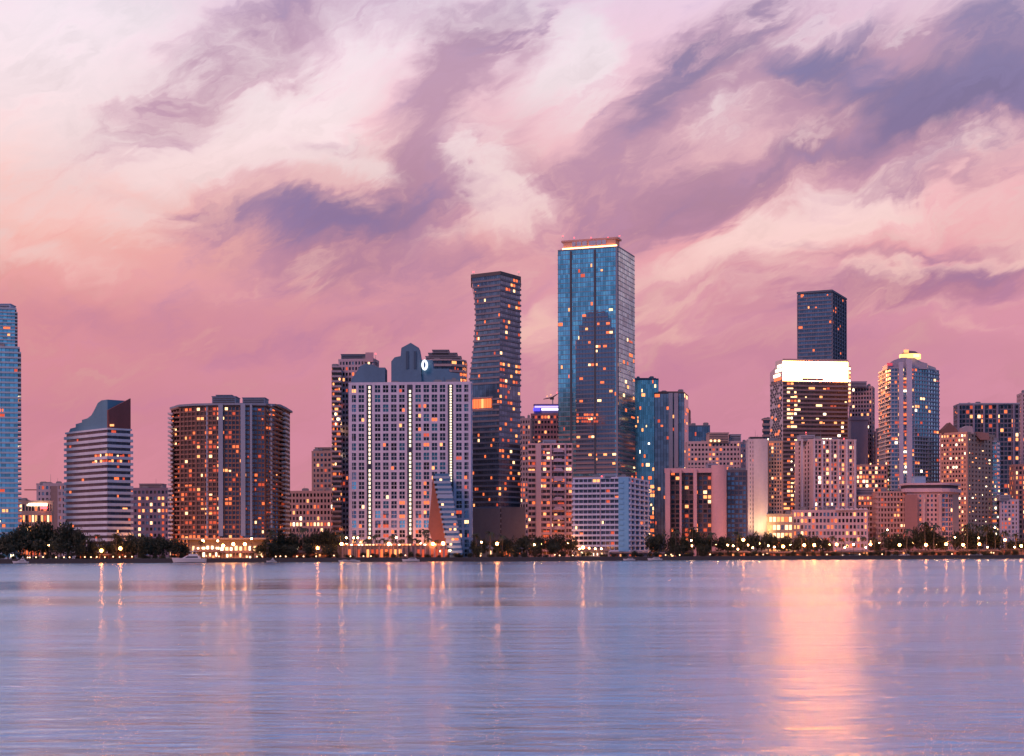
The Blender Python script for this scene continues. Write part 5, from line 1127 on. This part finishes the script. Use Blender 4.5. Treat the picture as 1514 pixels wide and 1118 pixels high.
pavilion(1055, 1110, 815, 'orange lit waterfront arcade below the navy wing', [W1, W2, red], wall(.34, .16, .1), 10, 10)
pavilion(1112, 1175, 816, 'orange lit waterfront arcade before the floodlit blank wall', [W1, W2, W3, red], wall(.34, .18, .12), 10, 12)
pavilion(1178, 1236, 816, 'yellow lit waterfront arcade left below the low lilac block', [W1, W2, W3, red], wall(.36, .2, .12), 10, 12)
pavilion(1240, 1296, 815, 'yellow lit waterfront arcade right below the low lilac block', [W1, W2, W3], wall(.36, .2, .12), 10, 11)
pavilion(1300, 1350, 815, 'orange lit garden wall below the left wing of the long pink hotel', [W1, W1, W2, red], wall(.4, .2, .12), 10, 10)
pavilion(1352, 1416, 815, 'orange lit garden wall below the curved pink hotel', [W1, red, W2], wall(.4, .2, .12), 10, 12)
pavilion(1418, 1480, 814, 'orange lit garden wall below the ornate salmon hotel', [W1, red, W2, W3], wall(.4, .2, .12), 10, 12)
pavilion(1484, 1530, 812, 'dim low wall with lights at the right edge of the shore', [W0, W1, W3], wall(.3, .2, .18), 10, 8)

# ------------------------------------------------------------------ boats
def hull(mb, L_, B_, H_, m=0, flare=.25):
    st_ = []
    for i in range(11):
        t = i/10; x = -L_/2+L_*t; w = B_/2*min(1, (t/.45)**.55 if t < .45 else 1); sh = H_*(1+flare*(1-t)**2); k = max(0, 1-t*2.2)
        st_.append([(x-L_*.06*0, -w, sh), (x+k*L_*.05, -w*.78, .25), (x+k*L_*.07, 0, -.35), (x+k*L_*.05, w*.78, .25), (x, w, sh)])
    i0 = len(mb.v)
    for r_ in st_: mb.v += r_
    for i in range(10):
        for j in range(4): a = i0+i*5+j; mb.f.append((a, a+1, a+6, a+5)); mb.m.append(m)
        mb.f.append((i0+i*5+4, i0+i*5, i0+i*5+5, i0+i*5+9)); mb.m.append(m)
    mb.f.append((i0+50, i0+51, i0+52, i0+53, i0+54)); mb.m.append(m)
WHB = flat('boat_white', (.62, .64, .68), .3); SMK = flat('smoked_glass', (.02, .025, .035), .1)
def yacht(px, wpx, label, back=-9, flip=False, tall=True, name='motor_yacht'):
    D_ = DS(px)+back; L_ = wpx/F*D_; o = thing(name, label, 'boat', (X(px, D_), D_, .05)); k = L_/18
    if flip: o.rotation_euler.z = math.pi
    mb = MB(); hull(mb, L_, 4.6*k, 2.1*k); mb.build('hull', WHB, o)
    mb = MB(); mb.hexa([(-3.6*k, -1.8*k, 2.1*k), (6.2*k, -1.9*k, 2.1*k), (6.2*k, 1.9*k, 2.1*k), (-3.6*k, 1.8*k, 2.1*k), (-.6*k, -1.5*k, 3.7*k), (5.4*k, -1.6*k, 3.7*k), (5.4*k, 1.6*k, 3.7*k), (-.6*k, 1.5*k, 3.7*k)]); cb = mb.build('cabin', WHB, o)
    for s_ in (-1, 1): mb = MB(); mb.hexa([(-1.6*k, s_*1.80*k-.12, 2.6*k), (5.2*k, s_*1.84*k-.12, 2.6*k), (5.2*k, s_*1.84*k+.12, 2.6*k), (-1.6*k, s_*1.80*k+.12, 2.6*k), (-.3*k, s_*1.66*k-.12, 3.3*k), (5.0*k, s_*1.70*k-.12, 3.3*k), (5.0*k, s_*1.70*k+.12, 3.3*k), (-.3*k, s_*1.66*k+.12, 3.3*k)]); mb.build('window', SMK, cb)
    if tall:
        mb = MB(); mb.box(.2*k, 4.6*k, -1.3*k, 1.3*k, 3.71*k, 4.5*k); mb.build('flybridge', WHB, o)
        mb = MB(); mb.box(.6*k, 4.9*k, -1.35*k, 1.35*k, 5.7*k, 5.9*k)
        mb.build('hardtop', WHB, o)
        mb = MB(); mb.tube([(1.2*k, -1.2*k, 4.5*k), (1.9*k, -1.1*k, 5.7*k)], .12, 5); mb.tube([(4.4*k, -1.2*k, 4.5*k), (3.8*k, -1.1*k, 5.7*k)], .12, 5); mb.tube([(2.6*k, 0, 5.9*k), (3.0*k, 0, 8.2*k)], [.25, .1], 6); mb.tube([(2.2*k, 0, 6.9*k), (3.6*k, 0, 6.9*k)], .1, 5); mb.build('mast', WHB, o)
    return o
yacht(279, 51, 'white motor yacht moored at the seawall left of the brown curved condominium', back=-8)
yacht(30, 24, 'white motor boat moored by the dark trees at the far left', back=-6)
yacht(607, 26, 'low pale boat lying below the white grid building', back=-5, tall=False, name='small_boat')
yacht(508, 16, 'small pale boat at the left end of the orange lit terrace', back=-4, tall=False, name='small_boat')
yacht(524, 17, 'small pale boat just right of another below the orange lit terrace', back=-4, tall=False, name='small_boat', flip=True)
yacht(401, 15, 'small boat at the dock right of the brown curved condominium', back=-4, name='small_boat')
yacht(968, 22, 'small white boat moored left below the dark framed building', back=-4, tall=False, name='small_boat')
yacht(930, 18, 'small white boat moored below the blue white condominium', back=-4, tall=False, name='small_boat')
# cars with lights on the shore road
def car(px, label, col, k=1.0):
    D_ = DS(px)+6.5; o = thing('parked_car', label, 'car', (X(px, D_), D_, LAND), 'cars on the waterfront road')
    mb = MB(); bodyp = [(-2.2, .35), (2.2, .35), (2.25, .85), (1.5, .98), (.9, 1.45), (-.9, 1.48), (-1.7, 1.0), (-2.25, .9)]
    n = len(bodyp); mb.v += [(x, -.88, z) for x, z in bodyp]+[(x, .88, z) for x, z in bodyp]; mb.f += [tuple(range(n)), tuple(range(n, 2*n))[::-1]]+[((i+1) % n, i, n+i, n+(i+1) % n) for i in range(n)]; mb.m += [0]*(n+2)
    mb.build('body', flat('car_paint', (.5, .5, .52), .3, .3), o)
    for x in (-1.4, 1.4):
        for y in (-.86, .86): mb = MB(); mb.tube([(x, y-.1, .33), (x, y+.1, .33)], .33, 10); mb.build('wheel', flat('tyre', (.02, .02, .02), .9), o)
    mb = MB(); mb.box(-.85, .85, -.9, -.885, .98, 1.36); mb.build('window', SMK, o)
    for y in (-.6, .6): mb = MB(); mb.box(-2.32, -2.2, y-.22, y+.22, .62, .82); mb.build('headlight', W4, o)
    return o
for px, lb in [(1251, 'car on the shore road left part below the low lilac block'), (1258, 'car on the shore road middle below the low lilac block'), (1266, 'car on the shore road right part below the low lilac block'), (1322, 'car on the shore road before the left hotel wing, leftmost of three'), (1330.5, 'car on the shore road before the left hotel wing, middle of three'), (1339, 'car on the shore road before the left hotel wing, rightmost of three'), (1438, 'car on the shore road left below the ornate salmon hotel'), (1447, 'car on the shore road right below the ornate salmon hotel')]:
    car(px, lb, None)
# ------------------------------------------------------------------ shrubs along the promenade
def add_bush(px, h, wpx, back):
    D_ = DS(px)+back; w = wpx/F*D_; pr = rnd.randrange(5); rot = rnd.uniform(0, 6.28)
    def fn():
        o = bpy.data.objects.new('shrub', PROTO[pr][0]); C.objects.link(o); o.location = (X(px, D_), D_, LAND-h*.2); o.rotation_euler.z = rot; o.scale = (w/1.7, w/1.7, h*1.05); return o
    queue('shrub', px, fn)
for k in range(120):
    px = 4+k*12.6+rnd.uniform(-4, 4)
    if 280 < px < 372: continue
    add_bush(px, rnd.uniform(1.8, 4.4), rnd.uniform(8, 15), rnd.uniform(4.2, 6.8))
flush('shrub', 'dark low shrub', 'shrub', 'low shrubs along the promenade')
